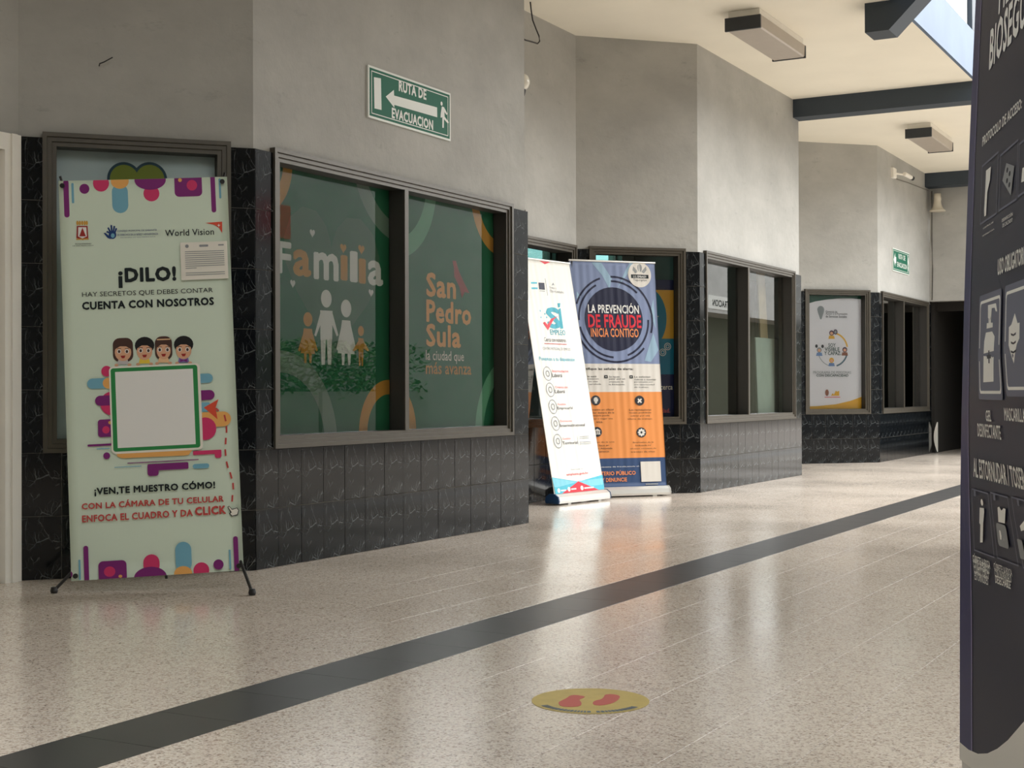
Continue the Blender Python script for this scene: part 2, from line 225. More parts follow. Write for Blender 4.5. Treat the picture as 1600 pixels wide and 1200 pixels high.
ART['XB']=[('R',0.0208,1.6311,0.044,1.8042,0.0116,'purple'),('R',0.0554,1.6956,0.066,1.7886,0.004,'sky'),('E',0.1125,1.761,0.0219,0.0231,'purple'),('E',0.1862,1.7851,0.0354,0.0388,'pink'),('R',0.2326,1.6449,0.3034,1.779,0.0354,'sky'),('E',0.2694,1.7924,0.0397,0.0351,'orange'),('R',0.3724,1.6952,0.4434,1.7676,0.0355,'pink'),('E',0.4045,1.7939,0.0698,0.0449,'purple'),('R',0.5119,1.7128,0.6354,1.8229,0.02,'purple'),('E',0.5903,1.7647,0.0236,0.0247,'pink'),('E',0.5377,1.7902,0.0086,0.009,'orange'),('R',0.6744,1.6348,0.6951,1.8122,0.0104,'purple'),('R',0.7111,1.699,0.7204,1.7926,0.004,'sky'),('P',[(0.0739,1.5913),(0.121,1.5898),(0.1228,1.5342),(0.0978,1.5254),(0.07,1.5359)],'crestred'),('P',[(0.08,1.5852),(0.1152,1.5841),(0.116,1.5419),(0.0967,1.5328),(0.078,1.543)],'white'),('P',[(0.0983,1.5831),(0.1124,1.542),(0.0829,1.5429)],'crestred'),('E',0.0771,1.6045,0.0049,0.0104,'gold'),('E',0.0877,1.6042,0.0049,0.0104,'gold'),('E',0.0982,1.6039,0.0049,0.0104,'gold'),('E',0.1088,1.6035,0.0049,0.0104,'gold'),('E',0.118,1.6033,0.0049,0.0104,'gold'),('R',0.0691,1.5269,0.1247,1.5328,0.002,'gold'),('T','MUNICIPALIDAD',0.0641,1.5058,0.1347,1.511,'ink',0.02),('T','DE SAN PEDRO SULA',0.0533,1.498,0.1442,1.5018,'ink',0.02),('E',0.2289,1.5458,0.0169,0.0193,'blue'),('P',[(0.2235,1.5568),(0.2047,1.5648),(0.202,1.558),(0.2208,1.55)],'blue'),('P',[(0.2253,1.555),(0.2135,1.5813),(0.2071,1.5781),(0.219,1.5518)],'blue'),('P',[(0.2307,1.5573),(0.2284,1.5907),(0.2213,1.5901),(0.2237,1.5567)],'blue'),('P',[(0.2363,1.556),(0.2423,1.5855),(0.2354,1.587),(0.2294,1.5575)],'blue'),('P',[(0.2408,1.5493),(0.2509,1.5742),(0.2444,1.577),(0.2343,1.5521)],'blue'),('P',[(0.1904,1.5544),(0.1975,1.5556),(0.2147,1.541),(0.2212,1.526),(0.2073,1.5316)],'blue'),('E',0.2302,1.542,0.0085,0.0104,'sky'),('T','CONSEJO MUNICIPAL DE GARANTÍA',0.2505,1.5562,0.4266,1.5679,'blue',0.01),('T','DE DERECHOS DE LA NIÑEZ Y ADOLESCENCIA',0.2499,1.54,0.4309,1.5507,'blue',0.01),('T','MUNICIPIO DE SAN PEDRO SULA',0.2637,1.5299,0.4182,1.5333,'blue',0),('T','World Vision',0.4621,1.5312,0.6811,1.5609,'ink',0.015),('P',[(0.6444,1.5874),(0.7195,1.5904),(0.7179,1.5367),(0.7054,1.5609),(0.6846,1.5765)],'orangered'),('P',[(0.7041,1.5826),(0.706,1.5758),(0.7116,1.5742),(0.7058,1.5721),(0.7034,1.5655),(0.7016,1.5723),(0.6959,1.5747),(0.7017,1.576)],'white'),('T','DILO!',0.2762,1.3249,0.5042,1.3927,'ink',0.09),('R',0.2482,1.3006,0.2658,1.355,0.002,'ink'),('E',0.258,1.3675,0.0099,0.0096,'ink'),('T','HAY SECRETOS QUE DEBES CONTAR',0.0872,1.2623,0.6652,1.287,'ink',-0.004),('T','CUENTA CON NOSOTROS',0.0853,1.2065,0.6679,1.2435,'ink',0.08),('R',0.2133,0.9642,0.3015,1.0729,0.03,'hairb'),('P',[(0.2299,0.9541),(0.2357,0.9754),(0.276,0.9739),(0.2802,0.9522)],'greycloth'),('E',0.257,1.0074,0.0362,0.0393,'skin'),('P',[(0.2213,1.0218),(0.2277,1.0524),(0.2589,1.0624),(0.2894,1.0501),(0.2936,1.0192),(0.2712,1.0344),(0.2447,1.0354)],'hairb'),('E',0.2401,1.0126,0.0088,0.0098,'white'),('E',0.2401,1.0119,0.0057,0.0072,'hairb'),('R',0.2318,1.0237,0.2494,1.0263,0.001,'hairb'),('E',0.2741,1.0113,0.0088,0.0098,'white'),('E',0.2741,1.0107,0.0057,0.0072,'hairb'),('R',0.2658,1.0225,0.2834,1.0251,0.001,'hairb'),('P',[(0.2457,0.9927),(0.2672,0.9932),(0.2623,0.981),(0.251,0.9808)],'crestred'),('E',0.2266,0.9509,0.0088,0.0065,'skin'),('E',0.2833,0.9501,0.0088,0.0065,'skin'),('E',0.3527,1.0347,0.0429,0.0394,'hairk'),('P',[(0.3244,0.9538),(0.3303,0.9752),(0.3706,0.9737),(0.3749,0.952)],'yellow'),('E',0.3516,1.0072,0.0342,0.0393,'skin'),('P',[(0.318,1.0215),(0.3241,1.0522),(0.3537,1.0623),(0.3824,1.0501),(0.3863,1.0191),(0.3652,1.0343),(0.3402,1.0352)],'hairk'),('E',0.3348,1.0124,0.0088,0.0098,'white'),('E',0.3347,1.0118,0.0057,0.0072,'hairb'),('R',0.3264,1.0235,0.3441,1.0262,0.001,'hairk'),('E',0.3688,1.0112,0.0088,0.0098,'white'),('E',0.3688,1.0105,0.0057,0.0072,'hairb'),('R',0.3605,1.0223,0.3782,1.0249,0.001,'hairk'),('P',[(0.3404,0.9925),(0.3619,0.9931),(0.357,0.9808),(0.3456,0.9805)],'crestred'),('E',0.3212,0.9507,0.0088,0.0065,'skin'),('E',0.3779,0.9499,0.0088,0.0065,'skin'),('R',0.3983,0.9642,0.4741,1.0731,0.03,'hairb'),('P',[(0.4084,0.954),(0.4143,0.9754),(0.4547,0.9739),(0.4589,0.9521)],'peach'),('E',0.4358,1.0074,0.0311,0.0394,'skin'),('P',[(0.4052,1.0217),(0.4109,1.0523),(0.4379,1.0625),(0.464,1.0504),(0.4674,1.0194),(0.4482,1.0346),(0.4254,1.0354)],'hairb'),('E',0.4189,1.0126,0.0088,0.0098,'white'),('E',0.4188,1.012,0.0057,0.0072,'hairb'),('R',0.4105,1.0238,0.4282,1.0264,0.001,'hairb'),('E',0.453,1.0114,0.0089,0.0098,'white'),('E',0.453,1.0107,0.0057,0.0072,'hairb'),('R',0.4446,1.0225,0.4624,1.0252,0.001,'hairb'),('P',[(0.4244,0.9927),(0.446,0.9933),(0.4411,0.981),(0.4297,0.9807)],'crestred'),('E',0.4051,0.9508,0.0088,0.0065,'skin'),('E',0.462,0.95,0.0088,0.0065,'skin'),('R',0.4074,1.056,0.4681,1.0612,0.002,'peach'),('E',0.5255,1.0318,0.0431,0.0394,'hairk'),('P',[(0.4969,0.9507),(0.5028,0.9721),(0.5433,0.9706),(0.5475,0.9488)],'violet'),('E',0.5244,1.0042,0.0343,0.0394,'skin'),('P',[(0.4906,1.0186),(0.4968,1.0492),(0.5266,1.0594),(0.5554,1.0471),(0.5592,1.0161),(0.538,1.0313),(0.5129,1.0322)],'hairk'),('E',0.5074,1.0094,0.0089,0.0098,'white'),('E',0.5074,1.0087,0.0057,0.0072,'hairb'),('R',0.4991,1.0206,0.5168,1.0232,0.001,'hairk'),('E',0.5416,1.0082,0.0089,0.0098,'white'),('E',0.5416,1.0075,0.0057,0.0072,'hairb'),('R',0.5333,1.0193,0.551,1.0219,0.001,'hairk'),('P',[(0.513,0.9895),(0.5346,0.99),(0.5296,0.9777),(0.5182,0.9775)],'crestred'),('E',0.4936,0.9476,0.0089,0.0065,'skin'),('E',0.5506,0.9467,0.0089,0.0066,'skin'),('P',[(0.507,0.9667),(0.5226,0.9609),(0.5387,0.9656),(0.5381,0.9511),(0.5225,0.957),(0.5064,0.9523)],'purple'),('E',0.183,0.9251,0.0232,0.0241,'pink'),('R',0.0965,0.8479,0.2175,0.8947,0.0234,'sky'),('E',0.188,0.8708,0.0238,0.0247,'orange'),('E',0.2018,0.7792,0.0514,0.0532,'pink'),('R',0.1284,0.7706,0.2148,0.8161,0.0227,'purple'),('R',0.1374,0.6299,0.2168,0.7087,0.012,'purple'),('E',0.1715,0.6618,0.0162,0.0168,'pink'),('E',0.1901,0.6934,0.0075,0.0078,'orange'),('R',0.0894,0.5905,0.2017,0.6001,0.004,'purple'),('R',0.1281,0.5765,0.1855,0.5803,0.001,'sky'),('E',0.1707,0.5456,0.015,0.0154,'purple'),('R',0.5458,0.852,0.649,0.8945,0.0212,'sky'),('R',0.5427,0.7748,0.654,0.8192,0.0222,'purple'),('R',0.5468,0.7217,0.6321,0.764,0.01,'sky'),('R',0.5445,0.651,0.7226,0.7186,0.0338,'orange'),('E',0.6059,0.6449,0.0498,0.0513,'pink'),('P',[(0.6036,0.7407),(0.6703,0.7753),(0.656,0.7373),(0.6626,0.6843)],'orangered'),('P',[(0.207,0.5654),(0.5453,0.5514),(0.5287,0.5307),(0.5129,0.5288),(0.237,0.5312),(0.2186,0.5391)],'orange'),('R',0.548,0.5286,0.6739,0.5467,0.004,'pink'),('R',0.6439,0.5098,0.6735,0.5434,0.01,'pink'),('R',0.2596,0.5058,0.5716,0.5096,0.001,'purple'),('R',0.2026,0.4903,0.32,0.4935,0.001,'sky'),('R',0.1929,0.5515,0.594,0.9445,0.02,'cream'),('R',0.2004,0.5613,0.5821,0.9367,0.012,'qrgreen'),('R',0.2198,0.5774,0.5619,0.9197,0.001,'white'),('P',[(0.6542,0.732),(0.6594,0.7377),(0.6722,0.7251),(0.667,0.7194)],'brick'),('P',[(0.6898,0.7021),(0.6973,0.7036),(0.7028,0.6742),(0.6953,0.6727)],'brick'),('P',[(0.6968,0.6509),(0.7044,0.6508),(0.704,0.6209),(0.6964,0.621)],'brick'),('P',[(0.6925,0.5993),(0.7,0.5987),(0.6975,0.569),(0.6899,0.5696)],'brick'),('P',[(0.6874,0.5472),(0.6949,0.5474),(0.6956,0.5176),(0.688,0.5174)],'brick'),('P',[(0.6908,0.4909),(0.6982,0.4925),(0.7038,0.4633),(0.6964,0.4618)],'brick'),('P',[(0.7046,0.4416),(0.712,0.4434),(0.7185,0.4145),(0.7112,0.4127)],'brick'),('P',[(0.7155,0.394),(0.723,0.3942),(0.7235,0.3646),(0.716,0.3644)],'brick'),('P',[(0.7113,0.3399),(0.7188,0.3391),(0.7154,0.3097),(0.7079,0.3106)],'brick'),('R',0.3464,0.4684,0.526,0.4985,0.006,'purple'),('R',0.3459,0.4446,0.3943,0.4986,0.012,'purple'),('R',0.5444,0.4666,0.6174,0.4881,0.0107,'sky'),('T','¡VEN,TE MUESTRO CÓMO!',0.1125,0.3667,0.6399,0.4133,'ink',0.07),('T','CON LA CÁMARA DE TU CELULAR',0.0561,0.3121,0.6757,0.3465,'brick',0.06),('T','ENFOCA EL CUADRO Y DA',0.0559,0.2551,0.5366,0.2866,'brick',0.06),('T','CLICK',0.5463,0.2562,0.6835,0.2955,'brick',0.09),('P',[(0.6907,0.2875),(0.6977,0.2923),(0.7104,0.2772),(0.7333,0.2822),(0.7411,0.269),(0.7343,0.2479),(0.7081,0.2439),(0.6962,0.2581),(0.7031,0.2621)],'ink'),('P',[(0.6941,0.2865),(0.6975,0.2889),(0.7103,0.2738),(0.7315,0.2788),(0.7378,0.2691),(0.732,0.2514),(0.71,0.2473),(0.7012,0.2571),(0.7081,0.2627)],'cream'),('R',0.0574,-0.0099,0.078,0.1519,0.0103,'purple'),('R',0.0345,0.0041,0.0427,0.0924,0.002,'sky'),('R',0.1188,-0.0152,0.24,0.0791,0.02,'purple'),('E',0.1666,0.0317,0.0247,0.0228,'pink'),('E',0.212,0.0084,0.0082,0.0067,'orange'),('R',0.3129,0.0105,0.3833,0.0967,0.0352,'pink'),('E',0.3414,-0.0045,0.0711,0.0464,'purple'),('R',0.4533,0.0124,0.5239,0.1437,0.0353,'sky'),('E',0.4843,0.0023,0.0398,0.0338,'orange'),('E',0.5646,0.0121,0.0349,0.0355,'pink'),('E',0.6405,0.0331,0.0225,0.0229,'purple'),('R',0.6881,0.0087,0.6964,0.0961,0.002,'sky'),('R',0.7098,-0.0112,0.7307,0.1543,0.0104,'purple'),('E',-0.0031,0.0304,0.0115,0.0143,'purple')]
ART['B1']=[('P',[(0.7877,1.6735),(0.7948,1.7089),(0.8386,1.7898),(0.9346,1.8589),(1.0666,1.8647),(1.191,1.79),(1.2563,1.6588),(1.2328,1.5128),(1.1311,1.3814),(0.9958,1.269),(0.8776,1.1696),(0.8078,1.0862),(0.7861,1.0354),(0.7844,1.0356),(0.7632,1.0911),(0.6958,1.1876),(0.586,1.3045),(0.4668,1.4301),(0.3819,1.5626),(0.3635,1.6971),(0.4187,1.8126),(0.5267,1.8763),(0.647,1.8654),(0.7384,1.7928),(0.781,1.7095)],'filmheart'),('G',0.1518,2.0837,0.2078,0.286,0,360,'gold'),('G',1.4946,2.2859,0.4118,0.5212,0,360,'filmgrey'),('G',0.3324,0.5999,0.3887,0.5036,0,360,'filmgrey'),('G',1.3448,0.6563,0.2158,0.2998,0,360,'gold'),('G',1.3964,2.1575,0.3708,0.4886,0,360,'mint'),('G',2.6934,2.1835,0.303,0.3947,0,360,'gold'),('G',2.8584,0.6124,0.401,0.5092,0,360,'mint'),('T','F',0.3056,1.506,0.4268,1.6743,'white',0.06),('T','a',0.441,1.502,0.5996,1.6454,'gold',0.06),('T','m',0.6221,1.4961,0.8521,1.646,'white',0.06),('T','ı',0.871,1.5064,0.9373,1.6473,'gold',0.06),('T','l',0.9599,1.5027,1.0344,1.6776,'white',0.06),('T','ı',1.0455,1.5006,1.116,1.6424,'gold',0.06),('T','a',1.1361,1.4967,1.2912,1.6414,'white',0.06),('P',[(0.8963,1.6958),(0.8968,1.698),(0.8997,1.7029),(0.9058,1.7071),(0.9142,1.7073),(0.9218,1.7027),(0.9257,1.6949),(0.9243,1.6863),(0.9182,1.6783),(0.9097,1.6713),(0.9022,1.6649),(0.8977,1.6595),(0.8962,1.6563),(0.8961,1.6563),(0.8947,1.6596),(0.8902,1.6654),(0.8828,1.6725),(0.8745,1.6802),(0.8684,1.6886),(0.8671,1.6973),(0.8711,1.7047),(0.8787,1.7087),(0.8869,1.7078),(0.8931,1.7032),(0.8959,1.698)],'gold'),('P',[(1.0718,1.7044),(1.0723,1.7066),(1.0753,1.7117),(1.0817,1.7159),(1.0903,1.7161),(1.0983,1.7115),(1.1024,1.7035),(1.1009,1.6947),(1.0945,1.6866),(1.0857,1.6794),(1.0779,1.6729),(1.0732,1.6674),(1.0717,1.6641),(1.0716,1.6641),(1.0701,1.6675),(1.0655,1.6734),(1.0577,1.6806),(1.0491,1.6885),(1.0428,1.697),(1.0414,1.7059),(1.0455,1.7135),(1.0534,1.7175),(1.062,1.7166),(1.0684,1.7119),(1.0713,1.7066)],'gold'),('P',[(0.6108,1.7506),(0.6111,1.7524),(0.6134,1.7566),(0.6182,1.7602),(0.6247,1.7604),(0.6307,1.7566),(0.6338,1.75),(0.6327,1.7427),(0.6278,1.736),(0.6213,1.73),(0.6154,1.7245),(0.6118,1.7199),(0.6107,1.7172),(0.6106,1.7172),(0.6095,1.72),(0.606,1.7249),(0.6002,1.7308),(0.5937,1.7372),(0.5889,1.7443),(0.5879,1.7517),(0.591,1.758),(0.5969,1.7613),(0.6034,1.7607),(0.6082,1.7568),(0.6104,1.7524)],'white'),('P',[(0.4379,1.4677),(0.4383,1.4695),(0.4404,1.4735),(0.4451,1.4769),(0.4513,1.4769),(0.457,1.4729),(0.46,1.4664),(0.4589,1.4593),(0.4543,1.4528),(0.448,1.4471),(0.4423,1.442),(0.4389,1.4376),(0.4378,1.435),(0.4378,1.435),(0.4367,1.4378),(0.4333,1.4426),(0.4277,1.4486),(0.4215,1.4552),(0.4169,1.4622),(0.4159,1.4695),(0.4189,1.4755),(0.4246,1.4787),(0.4308,1.4778),(0.4355,1.4739),(0.4376,1.4695)],'white'),('P',[(1.1671,1.4619),(1.1675,1.4637),(1.1699,1.4678),(1.175,1.4712),(1.1818,1.4712),(1.1881,1.4672),(1.1914,1.4606),(1.1902,1.4533),(1.1851,1.4468),(1.1782,1.441),(1.172,1.4357),(1.1682,1.4313),(1.167,1.4286),(1.1669,1.4286),(1.1658,1.4315),(1.1621,1.4364),(1.1559,1.4425),(1.1491,1.4491),(1.1441,1.4564),(1.143,1.4637),(1.1463,1.4699),(1.1525,1.4731),(1.1594,1.4722),(1.1644,1.4682),(1.1668,1.4638)],'white'),('E',0.7357,1.3958,0.0493,0.0489,'white'),('P',[(0.6789,1.3301),(0.7928,1.3319),(0.7893,1.1739),(0.6811,1.1706)],'white'),('P',[(0.6829,1.18),(0.7304,1.1815),(0.7219,1.0349),(0.6902,1.0344)],'white'),('P',[(0.7395,1.1818),(0.7876,1.1833),(0.779,1.0357),(0.7469,1.0353)],'white'),('P',[(0.7071,1.3268),(0.6789,1.3133),(0.6256,1.1927),(0.6411,1.1853),(0.6956,1.2748)],'white'),('P',[(0.764,1.3295),(0.7927,1.3186),(0.8471,1.2001),(0.8308,1.1914),(0.7753,1.2782)],'white'),('E',0.9212,1.3515,0.0497,0.0499,'white'),('P',[(0.8816,1.2856),(0.9607,1.2851),(1.0033,1.0984),(0.8386,1.1006)],'white'),('P',[(0.8751,1.1052),(0.9079,1.1059),(0.9019,1.0354),(0.8806,1.0351)],'white'),('P',[(0.9326,1.1065),(0.9658,1.1073),(0.9597,1.0362),(0.9381,1.0359)],'white'),('P',[(0.9012,1.2816),(0.8815,1.2684),(0.8257,1.1229),(0.8419,1.1138),(0.8931,1.2287)],'white'),('P',[(0.9408,1.2833),(0.9606,1.2716),(1.0169,1.1276),(1.0001,1.1176),(0.9485,1.2307)],'white'),('E',0.5677,1.2759,0.0398,0.0387,'gold'),('P',[(0.5311,1.2266),(0.6042,1.2256),(0.6314,1.0904),(0.5036,1.0931)],'gold'),('P',[(0.532,1.0974),(0.5575,1.0979),(0.5528,1.041),(0.5363,1.0407)],'gold'),('P',[(0.5767,1.0984),(0.6024,1.099),(0.5976,1.0417),(0.5809,1.0414)],'gold'),('P',[(0.5493,1.2226),(0.5311,1.21),(0.4797,1.1077),(0.4946,1.1012),(0.5418,1.1718)],'gold'),('P',[(0.5858,1.224),(0.6042,1.2126),(0.6563,1.1119),(0.6408,1.1046),(0.593,1.1734)],'gold'),('E',1.063,1.231,0.029,0.0292,'gold'),('P',[(1.0374,1.1922),(1.0884,1.1899),(1.0868,1.1083),(1.0383,1.1072)],'gold'),('P',[(1.0391,1.1169),(1.0605,1.1174),(1.0566,1.0331),(1.0423,1.0329)],'gold'),('P',[(1.0646,1.1175),(1.086,1.118),(1.0821,1.0335),(1.0678,1.0333)],'gold'),('P',[(1.0501,1.1877),(1.0373,1.1747),(0.98,1.1186),(0.9967,1.1147),(1.0448,1.1341)],'gold'),('P',[(1.0756,1.1885),(1.0883,1.1763),(1.1466,1.1226),(1.1293,1.1178),(1.0805,1.135)],'gold'),('T','San',1.7586,1.4665,2.1094,1.6166,'peachgold',0.06),('T','Pedro',1.7578,1.3104,2.2973,1.4498,'peachgold',0.06),('T','Sula',1.7559,1.1617,2.1664,1.3035,'peachgold',0.06),('T','la ciudad que',1.7508,1.0605,2.2058,1.14,'cream',0.02),('T','más avanza',1.7504,0.9939,2.2972,1.0693,'gold',0.03),('P',[(2.0679,1.7088),(2.1099,1.711),(2.1476,1.6465),(2.2049,1.585),(2.2758,1.5181),(2.2153,1.52),(2.1829,1.4798),(2.1513,1.5488),(2.0883,1.6098),(2.0844,1.6636)],'bird')]
ART['SG']=[('P',[(1.0578,2.6582),(1.1285,2.6645),(1.1342,2.4859),(1.0634,2.4831)],'signwhite'),('P',[(1.1776,2.57),(1.2611,2.6234),(1.2636,2.5914),(1.7342,2.6042),(1.7353,2.5448),(1.266,2.538),(1.2659,2.521)],'signwhite'),('T','RUTA DE',1.3133,2.6263,1.6126,2.6903,'signwhite',0.07),('T','EVACUACION',1.239,2.4582,1.6884,2.5192,'signwhite',0.07),('E',1.7861,2.6366,0.0119,0.0125,'signwhite'),('P',[(1.789,2.6199),(1.8143,2.6197),(1.8546,2.5859),(1.8441,2.5763),(1.8186,2.5915),(1.8215,2.5631),(1.871,2.5376),(1.8619,2.5259),(1.8139,2.5462),(1.8106,2.4926),(1.7942,2.4915),(1.7946,2.5562),(1.7841,2.5506),(1.7738,2.5504),(1.7769,2.5766)],'signwhite')]
ART['RB']=[('R',-0.8,1.0384,0.0,1.8906,0,'steel'),('R',-0.8,0.7901,0.0,1.0384,0,'paper'),('R',-0.8,0.2422,0.0,0.7901,0,'taco'),('R',-0.8,0,0.0,0.2422,0,'navyb'),('P',[(-0.593,1.8711),(-0.5041,1.8736),(-0.4128,1.7403),(-0.4381,1.6493),(-0.5006,1.7653)],'steel2'),('P',[(-0.1734,1.8832),(-0.314,1.7246),(-0.3684,1.6508),(-0.2783,1.8164),(-0.2341,1.8814)],'steel2'),('P',[(-0.7441,1.6248),(-0.7077,1.5809),(-0.7477,1.5622)],'steel2'),('P',[(-0.1452,1.0481),(-0.0493,1.284),(-0.0079,1.1391),(-0.0853,1.0392)],'steel2'),('P',[(-0.0693,1.4475),(-0.0306,1.5759),(-0.0216,1.3207)],'steel2'),('E',-0.4117,1.3956,0.2705,0.2705,'nightb'),('G',-0.4117,1.3956,0.3137,0.33,118,182,'nightb'),('G',-0.4117,1.3956,0.3137,0.33,45,92,'nightb'),('G',-0.4117,1.3956,0.3137,0.33,-70,0,'nightb'),('G',-0.4117,1.3956,0.3137,0.33,192,266,'nightb'),('G',-0.4117,1.3956,0.3516,0.3678,108,160,'nightb'),('G',-0.4117,1.3956,0.3516,0.3678,-18,92,'nightb'),('G',-0.4117,1.3956,0.3516,0.3678,180,318,'nightb'),('T','LA PREVENCIÓN',-0.6471,1.4451,-0.175,1.5349,'white',0.035),('T','DE FRAUDE',-0.6512,1.3228,-0.1581,1.4353,'red',0.045),('T','INICIA CONTIGO',-0.6323,1.2445,-0.1886,1.3189,'apricot',0.03),('E',-0.1495,1.7806,0.1088,0.1088,'paper'),('E',-0.1459,1.8382,0.0223,0.0348,'sealgrey'),('P',[(-0.1631,1.8058),(-0.2058,1.8503),(-0.2138,1.8181),(-0.1894,1.7896)],'sealgrey'),('P',[(-0.1327,1.8066),(-0.0841,1.8537),(-0.08,1.8217),(-0.1083,1.7917)],'sealgrey'),('R',-0.2314,1.7486,-0.0662,1.7806,0.001,'ink'),('T','U.S. EMBASSY',-0.2117,1.7544,-0.0842,1.7722,'white',0.03),('T','Tegucigalpa',-0.2108,1.7216,-0.085,1.7429,'inkgrey',0.02),('T','Identifique las señales de alerta:',-0.7622,0.9628,-0.2563,0.9885,'ink',0.03),('R',-0.7669,0.9018,-0.7367,0.9272,0.002,'ink'),('R',-0.7576,0.9103,-0.746,0.9188,0.001,'paper'),('T','Se le está',-0.7243,0.9081,-0.6021,0.9217,'ink',0.01),('T','garantizando',-0.7255,0.8864,-0.5789,0.8998,'ink',0.01),('T','que su visa',-0.7268,0.8647,-0.5924,0.878,'ink',0.01),('T','será aprobada.',-0.728,0.843,-0.5571,0.8561,'ink',0.01),('R',-0.5298,0.8991,-0.4991,0.9247,0.002,'ink'),('R',-0.5203,0.9077,-0.5086,0.9162,0.001,'paper'),('T','Se hacen',-0.4865,0.9055,-0.3871,0.9192,'ink',0.01),('T','pasar por un',-0.4878,0.8836,-0.3389,0.8971,'ink',0.01),('T','empleado de',-0.4891,0.8617,-0.3527,0.8751,'ink',0.01),('T','la Embajada.',-0.4904,0.8398,-0.3416,0.8531,'ink',0.01),('R',-0.2948,0.8985,-0.2637,0.9243,0.002,'ink'),('R',-0.2852,0.9071,-0.2733,0.9157,0.001,'paper'),('T','Le solicitan',-0.2509,0.9049,-0.0997,0.9186,'ink',0.01),('T','cobros a cuentas',-0.2523,0.8829,-0.0507,0.8963,'ink',0.01),('T','personales por',-0.2537,0.8608,-0.0773,0.8742,'ink',0.01),('T','una oportunidad',-0.255,0.8388,-0.0661,0.852,'ink',0.01),('T','de trabajo.',-0.2564,0.8168,-0.1179,0.8301,'ink',0.01),('E',-0.6188,0.7157,0.0433,0.0413,'inkgrey'),('E',-0.2138,0.7123,0.0445,0.0419,'inkgrey'),('E',-0.62,0.4556,0.0432,0.0411,'inkgrey'),('E',-0.2126,0.4455,0.0444,0.0417,'inkgrey'),('E',-0.6185,0.721,0.0199,0.0212,'paper'),('R',-0.6292,0.6892,-0.6093,0.7051,0.002,'paper'),('P',[(-0.2335,0.7221),(-0.2246,0.7306),(-0.2133,0.7198),(-0.1994,0.7304),(-0.1915,0.7218),(-0.2042,0.7111),(-0.193,0.6992),(-0.2019,0.6907),(-0.2144,0.7026),(-0.2283,0.6909),(-0.2362,0.6996),(-0.2234,0.7113)],'paper'),('P',[(-0.6475,0.4645),(-0.6184,0.4819),(-0.5891,0.4635)],'paper'),('R',-0.64,0.4421,-0.6307,0.4621,0.001,'paper'),('R',-0.6237,0.4418,-0.6144,0.4619,0.001,'paper'),('R',-0.6074,0.4416,-0.598,0.4616,0.001,'paper'),('R',-0.6467,0.4345,-0.593,0.4408,0.001,'paper'),('E',-0.2126,0.4455,0.0288,0.0267,'paper'),('E',-0.2126,0.4455,0.0108,0.0107,'inkgrey'),('E',-0.1838,0.445,0.0072,0.0064,'paper'),('E',-0.1934,0.4263,0.0072,0.0064,'paper'),('E',-0.2142,0.4188,0.0072,0.0064,'paper'),('E',-0.234,0.427,0.0072,0.0064,'paper'),('E',-0.2413,0.446,0.0072,0.0064,'paper'),('E',-0.2317,0.4647,0.0072,0.0064,'paper'),('E',-0.2109,0.4722,0.0072,0.0064,'paper'),('E',-0.191,0.464,0.0072,0.0064,'paper'),('T','Solamente un oficial',-0.7134,0.632,-0.4619,0.6462,'ink',0.01),('T','consular dentro de la',-0.721,0.6068,-0.4571,0.6206,'ink',0.01),('T','Embajada puede',-0.679,0.581,-0.5028,0.5957,'ink',0.01),('T','aprobar o negar una',-0.7115,0.5561,-0.4728,0.5698,'ink',0.01),('T','visa.',-0.6259,0.5296,-0.5623,0.5456,'ink',0.01),('T','Los reclutadores',-0.3166,0.6276,-0.1103,0.6425,'ink',0.01),('T','tienen prohibido',-0.3182,0.602,-0.112,0.6167,'ink',0.01),('T','cobrar por una',-0.3071,0.5762,-0.1265,0.5911,'ink',0.01),('T','oferta de trabajo.',-0.3341,0.5509,-0.1023,0.565,'ink',0.01),('T','El pago de la cita',-0.6956,0.3632,-0.4696,0.3757,'ink',0.01),('T','se hace en',-0.6473,0.337,-0.5214,0.3513,'ink',0.01),('T','Banco Atlántida',-0.6799,0.3125,-0.4915,0.3253,'ink',0.01),('T','únicamente.',-0.6565,0.2868,-0.5181,0.3006,'ink',0.01),('T','Empleados de la',-0.2985,0.3553,-0.1053,0.3686,'ink',0.01),('T','Embajada no',-0.2746,0.3293,-0.1327,0.3435,'ink',0.01),('T','ofrecen consejos de',-0.3271,0.3049,-0.0828,0.3168,'ink',0.01),('T','trámites de visas.',-0.3223,0.2793,-0.0909,0.2912,'ink',0.01),('T','Si eres víctima de fraude,acude al:',-0.7,0.1599,-0.2502,0.1703,'white',0.015),('T','MINISTERIO PÚBLICO',-0.7211,0.0956,-0.2881,0.1362,'apricot',0.05),('T','Y DENUNCIE',-0.6023,0.0419,-0.3714,0.075,'apricot',0.05),('R',-0.2378,0.0346,-0.0519,0.2026,0.001,'paper'),('R',-0.2002,0.0088,-0.0828,0.0194,0.001,'sealgrey')]
